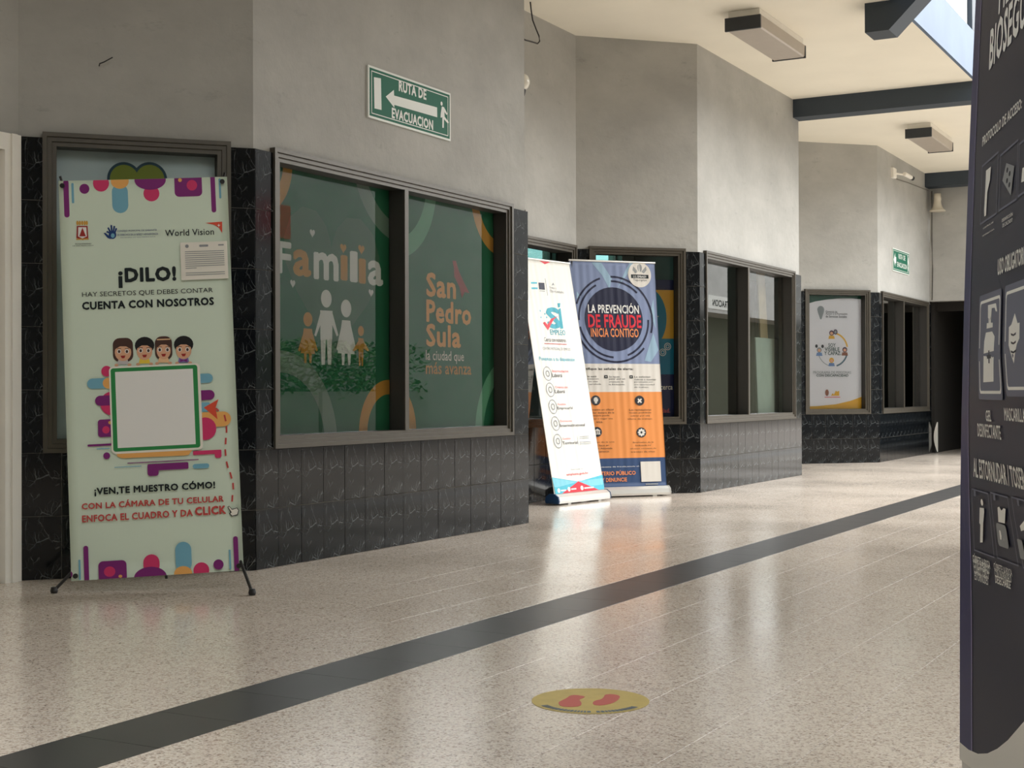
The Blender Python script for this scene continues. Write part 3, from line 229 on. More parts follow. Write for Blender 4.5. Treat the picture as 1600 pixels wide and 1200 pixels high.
ART['RW']=[('P',[(-0.5117,1.9322),(-0.2244,1.9184),(-0.3601,1.885)],'red'),('P',[(-0.5958,1.7198),(-0.507,1.7252),(-0.5108,1.71),(-0.5965,1.705)],'sky2'),('P',[(-0.601,1.6751),(-0.5091,1.6803),(-0.5129,1.6652),(-0.6017,1.6602)],'sky2'),('P',[(-0.4909,1.7215),(-0.4094,1.7236),(-0.415,1.6651),(-0.4946,1.6644)],'nightb'),('R',-0.4903,1.6497,-0.4193,1.6554,0.001,'sealgrey'),('R',-0.3914,1.6187,-0.385,1.7617,0.001,'sealgrey'),('P',[(-0.3161,1.7065),(-0.2803,1.7341),(-0.2677,1.7093),(-0.2791,1.7143)],'sealgrey'),('T','Trabajo y',-0.3436,1.6738,-0.2498,1.698,'sealgrey',0),('T','Oportunidades',-0.3442,1.6408,-0.1519,1.6722,'sealgrey',0),('T','S',-0.4514,1.3416,-0.2589,1.5225,'teal',0.07),('P',[(-0.2659,1.508),(-0.2318,1.5218),(-0.2388,1.3487),(-0.2782,1.3455)],'teal'),('P',[(-0.2651,1.56),(-0.2207,1.564),(-0.2414,1.528),(-0.2646,1.5251)],'teal'),('P',[(-0.5115,1.3858),(-0.4857,1.3961),(-0.456,1.3721),(-0.3891,1.4249),(-0.2938,1.4503),(-0.3738,1.4049),(-0.4602,1.3255)],'red'),('E',-0.5247,1.4854,0.0078,0.0084,'sky2'),('E',-0.4688,1.4618,0.0079,0.0085,'sky2'),('E',-0.5277,1.4315,0.0078,0.0084,'sky2'),('E',-0.4493,1.4346,0.0079,0.0085,'sky2'),('T','EMPLEO',-0.43,1.2912,-0.2166,1.3353,'teal',0.02),('T','Cerca con nosotros',-0.5307,1.2328,-0.2266,1.2671,'inkgrey',0),('R',-0.5409,1.2115,-0.2233,1.218,0.001,'brick'),('T','CENTRO INTEGRAL DE EMPLEO',-0.5686,1.1629,-0.1805,1.1853,'sealgrey',0),('T','Ponemos a tu disposición',-0.6399,1.0637,-0.1432,1.1059,'sky2',0.015),('G',-0.5566,0.9673,0.052,0.058,0,360,'sealgrey'),('G',-0.5566,0.9673,0.018,0.026,0,360,'sealgrey'),('T','Intermediación',-0.4868,0.9794,-0.2607,1.0009,'rose',0),('T','Laboral',-0.4957,0.9389,-0.3572,0.9708,'inkgrey',0.01),('G',-0.5533,0.8361,0.052,0.058,0,360,'sealgrey'),('G',-0.5533,0.8361,0.018,0.026,0,360,'sealgrey'),('T','Orientación',-0.4836,0.8475,-0.3055,0.8669,'rose',0),('T','Laboral',-0.4925,0.8072,-0.354,0.8377,'inkgrey',0.01),('G',-0.5519,0.6975,0.052,0.058,0,360,'sealgrey'),('G',-0.5519,0.6975,0.018,0.026,0,360,'sealgrey'),('T','Gestión',-0.4823,0.7083,-0.3678,0.7264,'rose',0),('T','Empresarial',-0.4912,0.6681,-0.2774,0.6965,'inkgrey',0.01),('G',-0.5517,0.5612,0.052,0.058,0,360,'sealgrey'),('G',-0.5517,0.5612,0.018,0.026,0,360,'sealgrey'),('T','Derivación',-0.4822,0.5713,-0.3205,0.5875,'rose',0),('T','Interinstitucional',-0.4911,0.5313,-0.1437,0.5549,'inkgrey',0.01),('G',-0.5565,0.4188,0.052,0.058,0,360,'sealgrey'),('G',-0.5565,0.4188,0.018,0.026,0,360,'sealgrey'),('T','Gestión',-0.4871,0.4282,-0.373,0.444,'rose',0),('T','Territorial',-0.4959,0.3884,-0.2829,0.4125,'inkgrey',0.01),('R',-0.2799,0.3721,-0.2749,0.4536,0.001,'sealgrey'),('R',-0.2433,0.4443,-0.1075,0.4482,0.001,'sealgrey'),('R',-0.2472,0.4298,-0.1115,0.4337,0.001,'sealgrey'),('R',-0.2556,0.3985,-0.0891,0.4023,0.001,'sealgrey'),('R',-0.2595,0.384,-0.0931,0.3878,0.001,'sealgrey'),('T','Inscríbete en',-0.4364,0.1785,-0.2692,0.19,'sealgrey',0),('T','empleate.gob.hn',-0.5095,0.1327,-0.2036,0.156,'rose',0.03),('P',[(-0.716,0.1337),(-0.3624,0.0823),(0.0088,0.1214),(-0.0056,-0.0051),(-0.698,-0.0118)],'sky2'),('P',[(-0.3611,0.087),(0.0006,0.0925),(-0.0142,0.0394),(-0.2396,0.0373)],'sky3'),('P',[(-0.7125,0.1289),(-0.3714,0.0799),(-0.6654,0.0516),(-0.7037,0.0584)],'sky3'),('P',[(-0.3616,0.0851),(-0.0702,-0.0043),(-0.6326,-0.0073)],'red'),('E',-0.6498,0.0255,0.019,0.0184,'white'),('R',-0.6207,0.0181,-0.5504,0.0292,0.002,'white'),('E',-0.5077,0.0286,0.0194,0.0186,'white'),('R',-0.478,0.0211,-0.4063,0.0323,0.002,'white'),('E',-0.3249,0.0286,0.0199,0.0189,'white'),('R',-0.2945,0.0192,-0.1533,0.0306,0.002,'white')]
ART['A3']=[('P',[(0.1468,2.0776),(0.953,2.0909),(0.9527,2.0182),(0.7842,2.0281),(0.6027,2.0228),(0.4498,2.008),(0.2977,1.9833),(0.1462,1.9414)],'pinegreen'),('P',[(0.1404,0.6937),(0.3192,0.7001),(0.5686,0.7199),(0.7781,0.7625),(0.9468,0.8181),(0.9459,0.6364),(0.1402,0.6417)],'gold2'),('E',0.3703,1.8825,0.047,0.0472,'sealgrey'),('P',[(0.3274,1.8571),(0.4145,1.8582),(0.3795,1.7645),(0.3629,1.7643)],'sealgrey'),('T','Gerencia de',0.438,1.846,0.595,1.873,'inkgrey',0.02),('T','Apoyo a la Formación',0.4378,1.8174,0.7358,1.8461,'inkgrey',0.02),('T','de Servicios Sociales',0.4377,1.7863,0.7272,1.8172,'inkgrey',0.02),('G',0.5301,1.3925,0.195,0.215,10,75,'gold2'),('G',0.5301,1.3925,0.195,0.215,-75,-15,'slate'),('G',0.5301,1.3925,0.197,0.205,190,255,'sealgrey'),('T','SOY',0.472,1.4258,0.5722,1.4713,'darkgreen',0.03),('T','VISIBLE',0.4219,1.3758,0.6249,1.4217,'darkgreen',0.03),('T','Y CAPAZ.',0.4161,1.326,0.6441,1.3719,'darkgreen',0.03),('E',0.5172,1.5979,0.0333,0.0324,'plum'),('E',0.5172,1.593,0.0208,0.0187,'skin'),('P',[(0.4725,1.5254),(0.4838,1.5653),(0.5504,1.5658),(0.5613,1.526)],'gold2'),('E',0.5156,1.2617,0.0333,0.0324,'gold2'),('E',0.5156,1.2567,0.0208,0.0187,'skin'),('P',[(0.4709,1.1894),(0.4822,1.2292),(0.5488,1.2294),(0.5597,1.1896)],'bluegrey'),('E',0.3473,1.3878,0.0332,0.0323,'sealgrey'),('E',0.3473,1.3828,0.0207,0.0186,'skin'),('P',[(0.3028,1.3156),(0.314,1.3554),(0.3803,1.3557),(0.3912,1.316)],'bluegrey'),('E',0.6972,1.3934,0.0335,0.0325,'plum'),('E',0.6972,1.3884,0.021,0.0187,'skin'),('P',[(0.6522,1.3208),(0.6636,1.3608),(0.7306,1.3611),(0.7416,1.3212)],'brown'),('E',0.5701,1.6109,0.0278,0.0324,'plum'),('E',0.5701,1.6109,0.0167,0.0199,'sealgrey'),('E',0.3089,1.4348,0.0179,0.0211,'inkgrey'),('E',0.3917,1.4328,0.018,0.0211,'inkgrey'),('T','PROGRAMA DE PERSONAS',0.2632,1.0959,0.7827,1.1288,'sealgrey',0),('T','CON DISCAPACIDAD',0.3071,1.06,0.7447,1.0913,'darkgreen',0.03),('E',0.4499,0.8635,0.0249,0.0398,'brown'),('P',[(0.5024,0.826),(0.5276,0.857),(0.5441,0.8383),(0.5694,0.8881),(0.5902,0.8755),(0.6181,0.8879),(0.6178,0.8256)],'gold2'),('R',0.4164,0.8035,0.6317,0.811,0.001,'rose')]
ART['A1']=[('E',0.4828,1.9325,0.0815,0.084,'heartline'),('E',0.6057,1.9381,0.0825,0.0845,'heartline'),('P',[(0.4139,1.8981),(0.6765,1.9096),(0.5442,1.7463)],'heartline'),('E',0.4828,1.9325,0.0684,0.0706,'olive'),('E',0.6057,1.9381,0.0692,0.071,'olive'),('P',[(0.4267,1.8986),(0.6634,1.9091),(0.5442,1.77)],'olive')]
ART['NV']=[('T','MEDIDAS DE',0.308,1.6418,0.8699,1.7121,'nvwhite',0.05),('T','BIOSEGURIDAD',0.2208,1.5483,0.8919,1.6338,'nvwhite',0.05),('T','PROTOCOLO DE ACCESO:',0.1765,1.398,0.5941,1.4188,'nvwhite',0.05),('R',0.1814,1.2319,0.3704,1.2359,0,'slategrey'),('R',0.1814,1.3533,0.3704,1.3573,0,'slategrey'),('R',0.1814,1.2319,0.1854,1.3573,0,'slategrey'),('R',0.3664,1.2319,0.3704,1.3573,0,'slategrey'),('R',0.3944,1.2335,0.5727,1.2375,0,'slategrey'),('R',0.3944,1.3421,0.5727,1.3461,0,'slategrey'),('R',0.3944,1.2335,0.3984,1.3461,0,'slategrey'),('R',0.5687,1.2335,0.5727,1.3461,0,'slategrey'),('R',0.5838,1.2361,0.7228,1.2401,0,'slategrey'),('R',0.5838,1.3319,0.7228,1.3359,0,'slategrey'),('R',0.5838,1.2361,0.5878,1.3359,0,'slategrey'),('R',0.7188,1.2361,0.7228,1.3359,0,'slategrey'),('P',[(0.2355,1.3387),(0.2926,1.3384),(0.2868,1.3118),(0.2609,1.2915),(0.2533,1.2441),(0.234,1.2436),(0.2288,1.2569),(0.2345,1.3)],'nvwhite'),('P',[(0.4619,1.3189),(0.5432,1.3006),(0.5177,1.249),(0.426,1.2904)],'sealgrey'),('E',0.4739,1.3036,0.0096,0.0051,'slatedark'),('E',0.499,1.2931,0.0094,0.005,'slatedark'),('E',0.475,1.2832,0.0096,0.0051,'slatedark'),('E',0.5002,1.2718,0.0094,0.005,'slatedark'),('P',[(0.6217,1.2842),(0.6632,1.284),(0.6675,1.2563),(0.615,1.2597)],'nvwhite'),('T','CONTROL DE',0.2233,1.2185,0.3426,1.2215,'nvwhite',0.03),('T','TEMPERATURA',0.2163,1.2033,0.3556,1.206,'nvwhite',0.02),('T','DESINFECCIÓN',0.4363,1.2083,0.5433,1.2165,'nvwhite',0.03),('T','DE CALZADO',0.4442,1.1972,0.543,1.2046,'nvwhite',0.02),('T','USO OBLIGATORIO',0.408,1.1072,0.6874,1.1398,'nvwhite',0.05),('R',0.2076,0.8646,0.4548,1.0801,0.01,'slategrey'),('R',0.2196,0.8766,0.4428,1.0681,0.01,'nvwhite'),('R',0.2256,0.8826,0.4368,1.0621,0.01,'slategrey'),('R',0.4888,0.8719,0.7058,1.081,0.01,'slategrey'),('R',0.5008,0.8839,0.6938,1.069,0.01,'nvwhite'),('R',0.5068,0.8899,0.6878,1.063,0.01,'slategrey'),('R',0.7339,0.8762,0.9134,1.0819,0.01,'slategrey'),('R',0.7459,0.8882,0.9014,1.0699,0.01,'nvwhite'),('R',0.7519,0.8942,0.8954,1.0639,0.01,'slategrey'),('P',[(0.278,0.9841),(0.295,1.0009),(0.3648,1.0003),(0.3931,0.9896),(0.372,0.9008),(0.2628,0.9001)],'nvwhite'),('P',[(0.3019,1.0085),(0.3036,1.0196),(0.3272,1.0191),(0.3292,1.0273),(0.3149,1.0297),(0.3116,1.0556),(0.3999,1.0542),(0.4152,1.0373),(0.3989,1.0382),(0.3861,1.0463),(0.3559,1.0469),(0.3432,1.0266),(0.3503,1.0185),(0.3702,1.0176),(0.3698,1.0083)],'nvwhite'),('R',0.3266,0.9378,0.3389,0.9636,0.001,'slatedark'),('R',0.3128,0.9472,0.3557,0.9549,0.001,'slatedark'),('P',[(0.5917,1.0243),(0.6193,1.0048),(0.6379,1.0051),(0.6385,0.9765),(0.6171,0.9673),(0.5806,0.9324),(0.5538,0.9565),(0.5393,0.9673),(0.5381,1.0009),(0.5615,1.0049)],'nvwhite'),('P',[(0.558,0.9892),(0.5831,0.9862),(0.6071,0.9893),(0.605,0.9848),(0.5835,0.9826),(0.5611,0.985)],'slatedark'),('P',[(0.5597,0.9738),(0.5848,0.9709),(0.6087,0.9741),(0.6067,0.9696),(0.5852,0.9673),(0.5628,0.9696)],'slatedark'),('P',[(0.5616,0.9571),(0.5861,0.9544),(0.6105,0.9577),(0.6073,0.9533),(0.5846,0.9509),(0.5634,0.9529)],'slatedark'),('T','GEL',0.2812,0.8206,0.3348,0.8433,'nvwhite',0.03),('T','DESINFECTANTE',0.1913,0.7867,0.4155,0.8147,'nvwhite',0.03),('T','MASCARILLA',0.4608,0.8253,0.6372,0.8503,'nvwhite',0.03),('T','AL ESTORNUDAR / TOSER:',0.136,0.6984,0.5704,0.7397,'nvwhite',0.03),('R',0.1147,0.5385,0.2591,0.5415,0,'slategrey'),('R',0.1147,0.6697,0.2591,0.6727,0,'slategrey'),('R',0.1147,0.5385,0.1177,0.6727,0,'slategrey'),('R',0.2561,0.5385,0.2591,0.6727,0,'slategrey'),('R',0.2791,0.5406,0.4166,0.5436,0,'slategrey'),('R',0.2791,0.6735,0.4166,0.6765,0,'slategrey'),('R',0.2791,0.5406,0.2821,0.6765,0,'slategrey'),('R',0.4136,0.5406,0.4166,0.6765,0,'slategrey'),('R',0.4446,0.5406,0.5666,0.5436,0,'slategrey'),('R',0.4446,0.6764,0.5666,0.6794,0,'slategrey'),('R',0.4446,0.5406,0.4476,0.6794,0,'slategrey'),('R',0.5636,0.5406,0.5666,0.6794,0,'slategrey'),('R',0.1343,0.6577,0.1504,0.671,0.001,'slategrey'),('R',0.3026,0.6613,0.3174,0.674,0.001,'slategrey'),('R',0.4841,0.6647,0.4973,0.6768,0.001,'slategrey'),('E',0.2022,0.649,0.0099,0.0069,'nvwhite'),('P',[(0.1803,0.6365),(0.2156,0.638),(0.215,0.63),(0.1991,0.6045),(0.1842,0.5633),(0.1648,0.5612),(0.1758,0.5997),(0.1685,0.6031)],'nvwhite'),('P',[(0.3285,0.6485),(0.3428,0.6514),(0.3555,0.6443),(0.3755,0.651),(0.3903,0.6502),(0.3678,0.62),(0.3208,0.6188)],'nvwhite'),('R',0.2994,0.5693,0.3715,0.6161,0.01,'sealgrey'),('R',0.3176,0.5834,0.3439,0.6022,0.002,'nvwhite'),('P',[(0.4748,0.625),(0.5203,0.6412),(0.5054,0.6206),(0.4769,0.6154)],'nvwhite'),('R',0.438,0.5592,0.4706,0.5973,0.004,'sealgrey'),('T','CÚBRETE LA BOCA',0.1038,0.5119,0.2252,0.533,'nvwhite',0.03),('T','CON EL ANTEBRAZO',0.1074,0.4999,0.2181,0.5202,'nvwhite',0),('T','CUANDO TOSES O',0.1112,0.488,0.2113,0.5073,'nvwhite',0),('T','ESTORNUDES',0.115,0.476,0.2064,0.4947,'nvwhite',0),('T','CÚBRETE LA BOCA',0.2523,0.5146,0.3673,0.5326,'nvwhite',0),('T','CON UN PAÑUELO',0.2534,0.501,0.3585,0.5183,'nvwhite',0.0),('T','DESECHABLE',0.2556,0.4876,0.3509,0.5041,'nvwhite',0.03)]
ART['A2']=[('P',[(0.5662,1.7697),(0.9337,1.7708),(0.932,1.3443),(0.5646,1.3415)],'gold2'),('P',[(0.5646,1.3415),(0.932,1.3463),(0.9308,1.034),(0.5635,1.0338)],'cyanb'),('P',[(0.5634,1.0297),(0.9308,1.0299),(0.9568,0.6353),(0.562,0.6385)],'navyp'),('E',0.6634,1.521,0.19,0.27,'cyanb'),('T','L',0.7598,1.5355,0.7786,1.5787,'cream',0.03),('G',0.8157,1.2255,0.026,0.032,0,360,'cream'),('G',0.8157,1.2255,0.012,0.017,0,360,'cream'),('G',0.8622,1.2771,0.026,0.032,0,360,'cream'),('G',0.8622,1.2771,0.012,0.017,0,360,'cream'),('T','acerca',0.7695,0.8992,0.9078,0.9324,'cream',0.03),('T','dad.',0.8047,0.698,0.8829,0.7366,'rose',0.03)]
# ------------------------------------------------------------------ flat print (posters, films, banners)
def clip_half(poly, ax, val, keep_less):
    out = []; n = len(poly)
    for i in range(n):
        a, b = poly[i], poly[(i + 1) % n]
        ia = (a[ax] <= val) if keep_less else (a[ax] >= val); ib = (b[ax] <= val) if keep_less else (b[ax] >= val)
        if ia: out.append(a)
        if ia != ib:
            t = (val - a[ax]) / (b[ax] - a[ax]); out.append((a[0] + t * (b[0] - a[0]), a[1] + t * (b[1] - a[1])))
    return out
def clip_rect(poly, r):
    for ax, val, less in ((0, r[0], False), (0, r[2], True), (1, r[1], False), (1, r[3], True)):
        poly = clip_half(poly, ax, val, less)
        if len(poly) < 3: return []
    return poly
def op_polys(op):
    k = op[0]
    if k == 'P': return [list(op[1])], op[2]
    if k == 'R':
        x0, z0, x1, z1, r, c = op[1:]
        if r < 0.0012: return [[(x0, z0), (x1, z0), (x1, z1), (x0, z1)]], c
        r = min(r, (x1 - x0) / 2 - 1e-5, (z1 - z0) / 2 - 1e-5); pts = []
        for cx, cz, a in ((x1 - r, z0 + r, -90), (x1 - r, z1 - r, 0), (x0 + r, z1 - r, 90), (x0 + r, z0 + r, 180)):
            for j in range(6):
                t = math.radians(a + 18 * j); pts.append((cx + r * math.cos(t), cz + r * math.sin(t)))
        return [pts], c
    if k == 'E':
        cx, cz, rx, rz, c = op[1:]; n = 40 if rx > .05 else 20
        return [[(cx + rx * math.cos(2 * math.pi * j / n), cz + rz * math.sin(2 * math.pi * j / n)) for j in range(n)]], c
    if k == 'G':
        cx, cz, r0, r1, a0, a1, c = op[1:]; n = max(8, int((a1 - a0) / 5)); qs = []
        for j in range(n):
            t0 = math.radians(a0 + (a1 - a0) * j / n); t1 = math.radians(a0 + (a1 - a0) * (j + 1) / n)
            qs.append([(cx + r0 * math.cos(t0), cz + r0 * math.sin(t0)), (cx + r1 * math.cos(t0), cz + r1 * math.sin(t0)), (cx + r1 * math.cos(t1), cz + r1 * math.sin(t1)), (cx + r0 * math.cos(t1), cz + r0 * math.sin(t1))])
        return qs, c
def text_mesh(txt, bold, res=2):
    cu = bpy.data.curves.new('t', 'FONT'); cu.body = txt; cu.size = 1.0; cu.resolution_u = res; cu.space_character = 1.0 + max(0, bold) * 1.1
    ob = bpy.data.objects.new('t', cu); COL.objects.link(ob)
    me = bpy.data.meshes.new_from_object(ob.evaluated_get(bpy.context.evaluated_depsgraph_get()))
    bpy.data.objects.remove(ob); bpy.data.curves.remove(cu)
    if bold > 0.004:   # heavier strokes: the glyphs repeated around a small circle
        d = bold * 0.55; n = 8 if bold >= 0.03 else 4
        V = [v.co.copy() for v in me.vertices]; F = [list(p.vertices) for p in me.polygons]; vs = []; fs = []
        for k in range(n):
            a = 2 * math.pi * (k + .5) / n; o = Vector((d * math.cos(a), d * math.sin(a), 0)); b0 = len(vs)
            o.z = k * 2e-5; vs += [tuple(v + o) for v in V]; fs += [[i + b0 for i in f] for f in F]
        me = bpy.data.meshes.new('lettering'); me.from_pydata(vs, [], fs)
    return me
def build_art(ops, parent, y, clip=None, fn=None, step=0.00008, strips=None, name='printed_shape', x_off=0.0):
    for i, op in enumerate(ops):
        yy = y - i * step
        if op[0] == 'T':
            _, t, x0, z0, x1, z1, c, bold = op
            if clip and ((x0 + x1) / 2 < clip[0] or (x0 + x1) / 2 > clip[2]): continue
            me = text_mesh(t, bold); vs = me.vertices
            if len(vs) == 0: continue
            ax = min(v.co.x for v in vs); bx = max(v.co.x for v in vs); az = min(v.co.y for v in vs); bz = max(v.co.y for v in vs)
            if z1 - z0 < 1e-4: continue
            if strips:
                kx, kz = (x1 - x0) / (bx - ax), (z1 - z0) / (bz - az); bm = bmesh.new(); bm.from_mesh(me)
                for axv, step_, lo, hi in ((Vector((1, 0, 0)), (strips[0] or 9) / abs(kx), ax, bx), (Vector((0, 1, 0)), (strips[1] or 9) / abs(kz), az, bz)):
                    q_ = lo + step_
                    while q_ < hi:
                        bmesh.ops.bisect_plane(bm, geom=bm.verts[:] + bm.edges[:] + bm.faces[:], plane_co=axv * q_, plane_no=axv); q_ += step_
                bm.to_mesh(me); bm.free(); vs = me.vertices
            for v in vs:
                p = (x0 + (v.co.x - ax) / (bx - ax) * (x1 - x0), yy - v.co.z, z0 + (v.co.y - az) / (bz - az) * (z1 - z0))
                if clip: p = (min(max(p[0], clip[0]), clip[2]), p[1], p[2])
                p = (p[0] + x_off, p[1], p[2])
                v.co = fn(p) if fn else p
            me.materials.clear(); me.materials.append(ink(c)); me.name = 'lettering'
            link('lettering', me, parent); continue
        polys, c = op_polys(op)
        mb = MB()
        for pl in polys:
            if clip: pl = clip_rect(pl, clip)
            if len(pl) < 3: continue
            parts = [pl]
            if strips:
                sx, sz = strips; parts = []
                xs = [p[0] for p in pl]; zs = [p[1] for p in pl]
                nx = max(1, int((max(xs) - min(xs)) / sx)) if sx else 1; nz = max(1, int((max(zs) - min(zs)) / sz)) if sz else 1
                for a in range(nx):
                    for b in range(nz):
                        q = clip_rect(pl, (min(xs) + (max(xs) - min(xs)) * a / nx, min(zs) + (max(zs) - min(zs)) * b / nz, min(xs) + (max(xs) - min(xs)) * (a + 1) / nx, min(zs) + (max(zs) - min(zs)) * (b + 1) / nz))
                        if len(q) >= 3: parts.append(q)
            for q in parts:
                vs = [(p[0] + x_off, yy, p[1]) for p in q]
                if fn: vs = [fn(v) for v in vs]
                mb.add(vs, [list(range(len(vs)))])
        if mb.v:
            o = mb.build(name, ink(c), parent)
            if len(mb.f) > 1:
                bm = bmesh.new(); bm.from_mesh(o.data); bmesh.ops.remove_doubles(bm, verts=bm.verts, dist=1e-5); bm.to_mesh(o.data); bm.free()
# ------------------------------------------------------------------ shared materials
M_STUCCO = stucco_mat('grey_plaster', (177, 176, 171))
M_CEIL = mat('cream_ceiling_paint', (242, 237, 222), 0.85, spec=0.2, vary=0.03, scale=1.5, bump=0.05, bscale=8)
M_MARBLE = marble_mat()
M_GROUT = mat('tile_grout', (132, 128, 118), 0.9, spec=0.2, vary=0.1, scale=30)
M_TERR = terrazzo_mat()
M_FGROUT = mat('floor_joint', (150, 136, 122), 0.6, vary=0.2, scale=4)
M_BAND = mat('charcoal_floor_tile', (50, 50, 51), 0.34, vary=0.14, scale=3.5)
M_FRAME = mat('bronze_aluminium', (84, 79, 70), 0.42, metal=0.35, vary=0.06, scale=12)
M_REVEAL = mat('dark_bronze_reveal', (54, 52, 48), 0.55, metal=0.2)
M_GLASS = glass_mat('window_glass', (0.93, 0.96, 0.95))
M_GLASSB = glass_mat('reflective_window_glass', (0.7, 0.77, 0.74), 0.12)
M_BEAM = mat('slate_blue_paint', (52, 62, 72), 0.55, vary=0.06, scale=3)
M_FASCIA = mat('pale_blue_paint', (84, 102, 126), 0.6, vary=0.1, scale=2.2)
M_WHITE = mat('white_gloss_paint', (240, 236, 226), 0.4, vary=0.03, scale=5)
M_BLACK = mat('black_plastic', (22, 22, 22), 0.45)
M_ALU = mat('satin_aluminium', (214, 214, 210), 0.3, metal=0.6)
M_VINYLW = mat('white_banner_vinyl', (238, 236, 228), 0.45, spec=0.4)
M_ROOM = mat('office_wall', (112, 118, 108), 0.8, vary=0.05)
M_DARK = mat('painted_shade_wall', (40, 37, 33), 0.8)  # darkness of the unlit passage is painted into this colour
# ------------------------------------------------------------------ plan of the arcade (metres)
CEIL = 3.92; EDGE = -2.75; TILE_TOP = 2.1; ROW = 0.3; SILL = 0.6; HEAD = 2.125
C0 = (-5.28, 4.817); C1 = (-4.535, 5.635); C2 = (-4.535, 8.52); C3 = (-5.347, 10.949); C4 = (-4.553, 11.737); C5 = (-4.553, 14.664); C6 = (-4.505, 17.694); C7 = (-4.505, 20.563)
D2 = (-5.347, 9.332); D5 = (-5.295, 15.406); C6a = (-5.295, 16.904); B00 = (-5.28, 2.2)
tile_cache = {}
def tile_mesh(w, h):
    k = (round(w, 3), round(h, 3))
    if k not in tile_cache:
        g = 0.0011
        tile_cache[k] = MB().bevbox(g, w - g, 0, 0.012, g, h - g, 0.0012).mesh('tile', [M_MARBLE])
    return tile_cache[k]
def add_tile(parent, x, z, w, h): link('tile', tile_mesh(w, h), parent, (x, random.uniform(-.0006, .0006), z))
def make_wall(name, P, Q, label, win=None, cols=None, t0=0.0, t1=0.0, tiles=True, door=None):
    d = Vector((Q[0] - P[0], Q[1] - P[1])); L = d.length; rz = math.atan2(d.y, d.x)
    mb = MB(); T = 0.17
    mb.box(t0, L - t1, 0.02, T, TILE_TOP, CEIL, 0)
    if door:
        mb.box(0, door[0], 0.003, T, 0, TILE_TOP, 1); mb.box(door[1], L, 0.003, T, 0, TILE_TOP, 1)
    elif win:
        mb.box(0, L, 0.003, T, 0, SILL + .005, 1); mb.box(0, win[0] + .01, 0.003, T, SILL + .005, TILE_TOP, 1); mb.box(win[1] - .01, L, 0.003, T, SILL + .005, TILE_TOP, 1)
    else: mb.box(0, L, 0.003, T, 0, TILE_TOP, 1)
    w = mb.build(name, [M_STUCCO, M_GROUT], None, False, (P[0], P[1], 0), rz)
    tag(w, label, 'wall', kind='structure')
    if tiles:
        if cols is None:
            n = max(1, round(L / 0.1925)); cols = [L * i / n for i in range(n + 1)]
        for i in range(len(cols) - 1):
            for r in range(2 if (win or door) else 7):
                if door and cols[i] < door[1] - .01: continue
                add_tile(w, cols[i], r * ROW, cols[i + 1] - cols[i], ROW)
        if win:
            for r in range(2, 7):
                add_tile(w, 0, r * ROW, win[0] + .004, ROW); add_tile(w, win[1] - .004, r * ROW, L - win[1] + .004, ROW)
        if door: pass
    return w, L, rz
def make_window(name, P, rz, x0, x1, label, mull=None, glass=None, gy=0.10, z0=SILL, z1=HEAD):
    t = thing(name, label, 'window', (P[0], P[1], 0), rz, kind='structure')
    glass = glass or M_GLASS
    prof = [(0.0, -0.014), (0.020, -0.014), (0.022, -0.004), (0.042, -0.004), (0.044, 0.006), (0.064, 0.006), (0.064, gy + .02), (0.0, gy + .02)]
    def rail(kind):
        mb = MB(); n = len(prof)
        if kind in ('left', 'right'):
            vs = []
            for zz, sg in ((z0, 1), (z1, -1)):
                for d, y in prof: vs.append(((x0 + d) if kind == 'left' else (x1 - d), y, zz + sg * d))
        else:
            vs = []
            for xx, sg in ((x0, 1), (x1, -1)):
                for d, y in prof: vs.append((xx + sg * d, y, (z0 + d) if kind == 'sill' else (z1 - d)))
        fs = [(i, (i + 1) % n, n + (i + 1) % n, n + i) for i in range(n)] + [list(range(n)), list(range(n, 2 * n))[::-1]]
        mb.add(vs, fs); mb.m = [1 if i == 5 else 0 for i in range(len(mb.f))]
        return mb.build({'left': 'frame_jamb', 'right': 'frame_jamb', 'sill': 'frame_sill', 'head': 'frame_head'}[kind], [M_FRAME, M_REVEAL], t)
    for k in ('left', 'right', 'sill', 'head'): rail(k)
    i0, i1, k0, k1 = x0 + .064, x1 - .064, z0 + .064, z1 - .064
    panes = [(i0, i1)]
    if mull:
        mb = MB().box(mull - .022, mull + .022, 0.004, gy + .02, k0, k1, 1); mb.box(mull - .02, mull + .02, -0.004, 0.004, k0, k1, 0)
        mb.build('mullion', [M_FRAME, M_REVEAL], t); panes = [(i0, mull - .022), (mull + .022, i1)]
    for a, b in panes:
        MB().add([(a, gy, k0), (b, gy, k0), (b, gy, k1), (a, gy, k1)], [(0, 1, 2, 3)]).build('pane', glass, t)
    return t, panes, (k0, k1)
def film(t, a, b, k0, k1, m, y, art=None, name='window_film', **kw):
    f = MB().box(a, b, y, y + .002, k0, k1).build(name, m, t)
    if art: build_art(art, f, y - .0006, clip=(a, k0, b, k1), **kw)
    return f
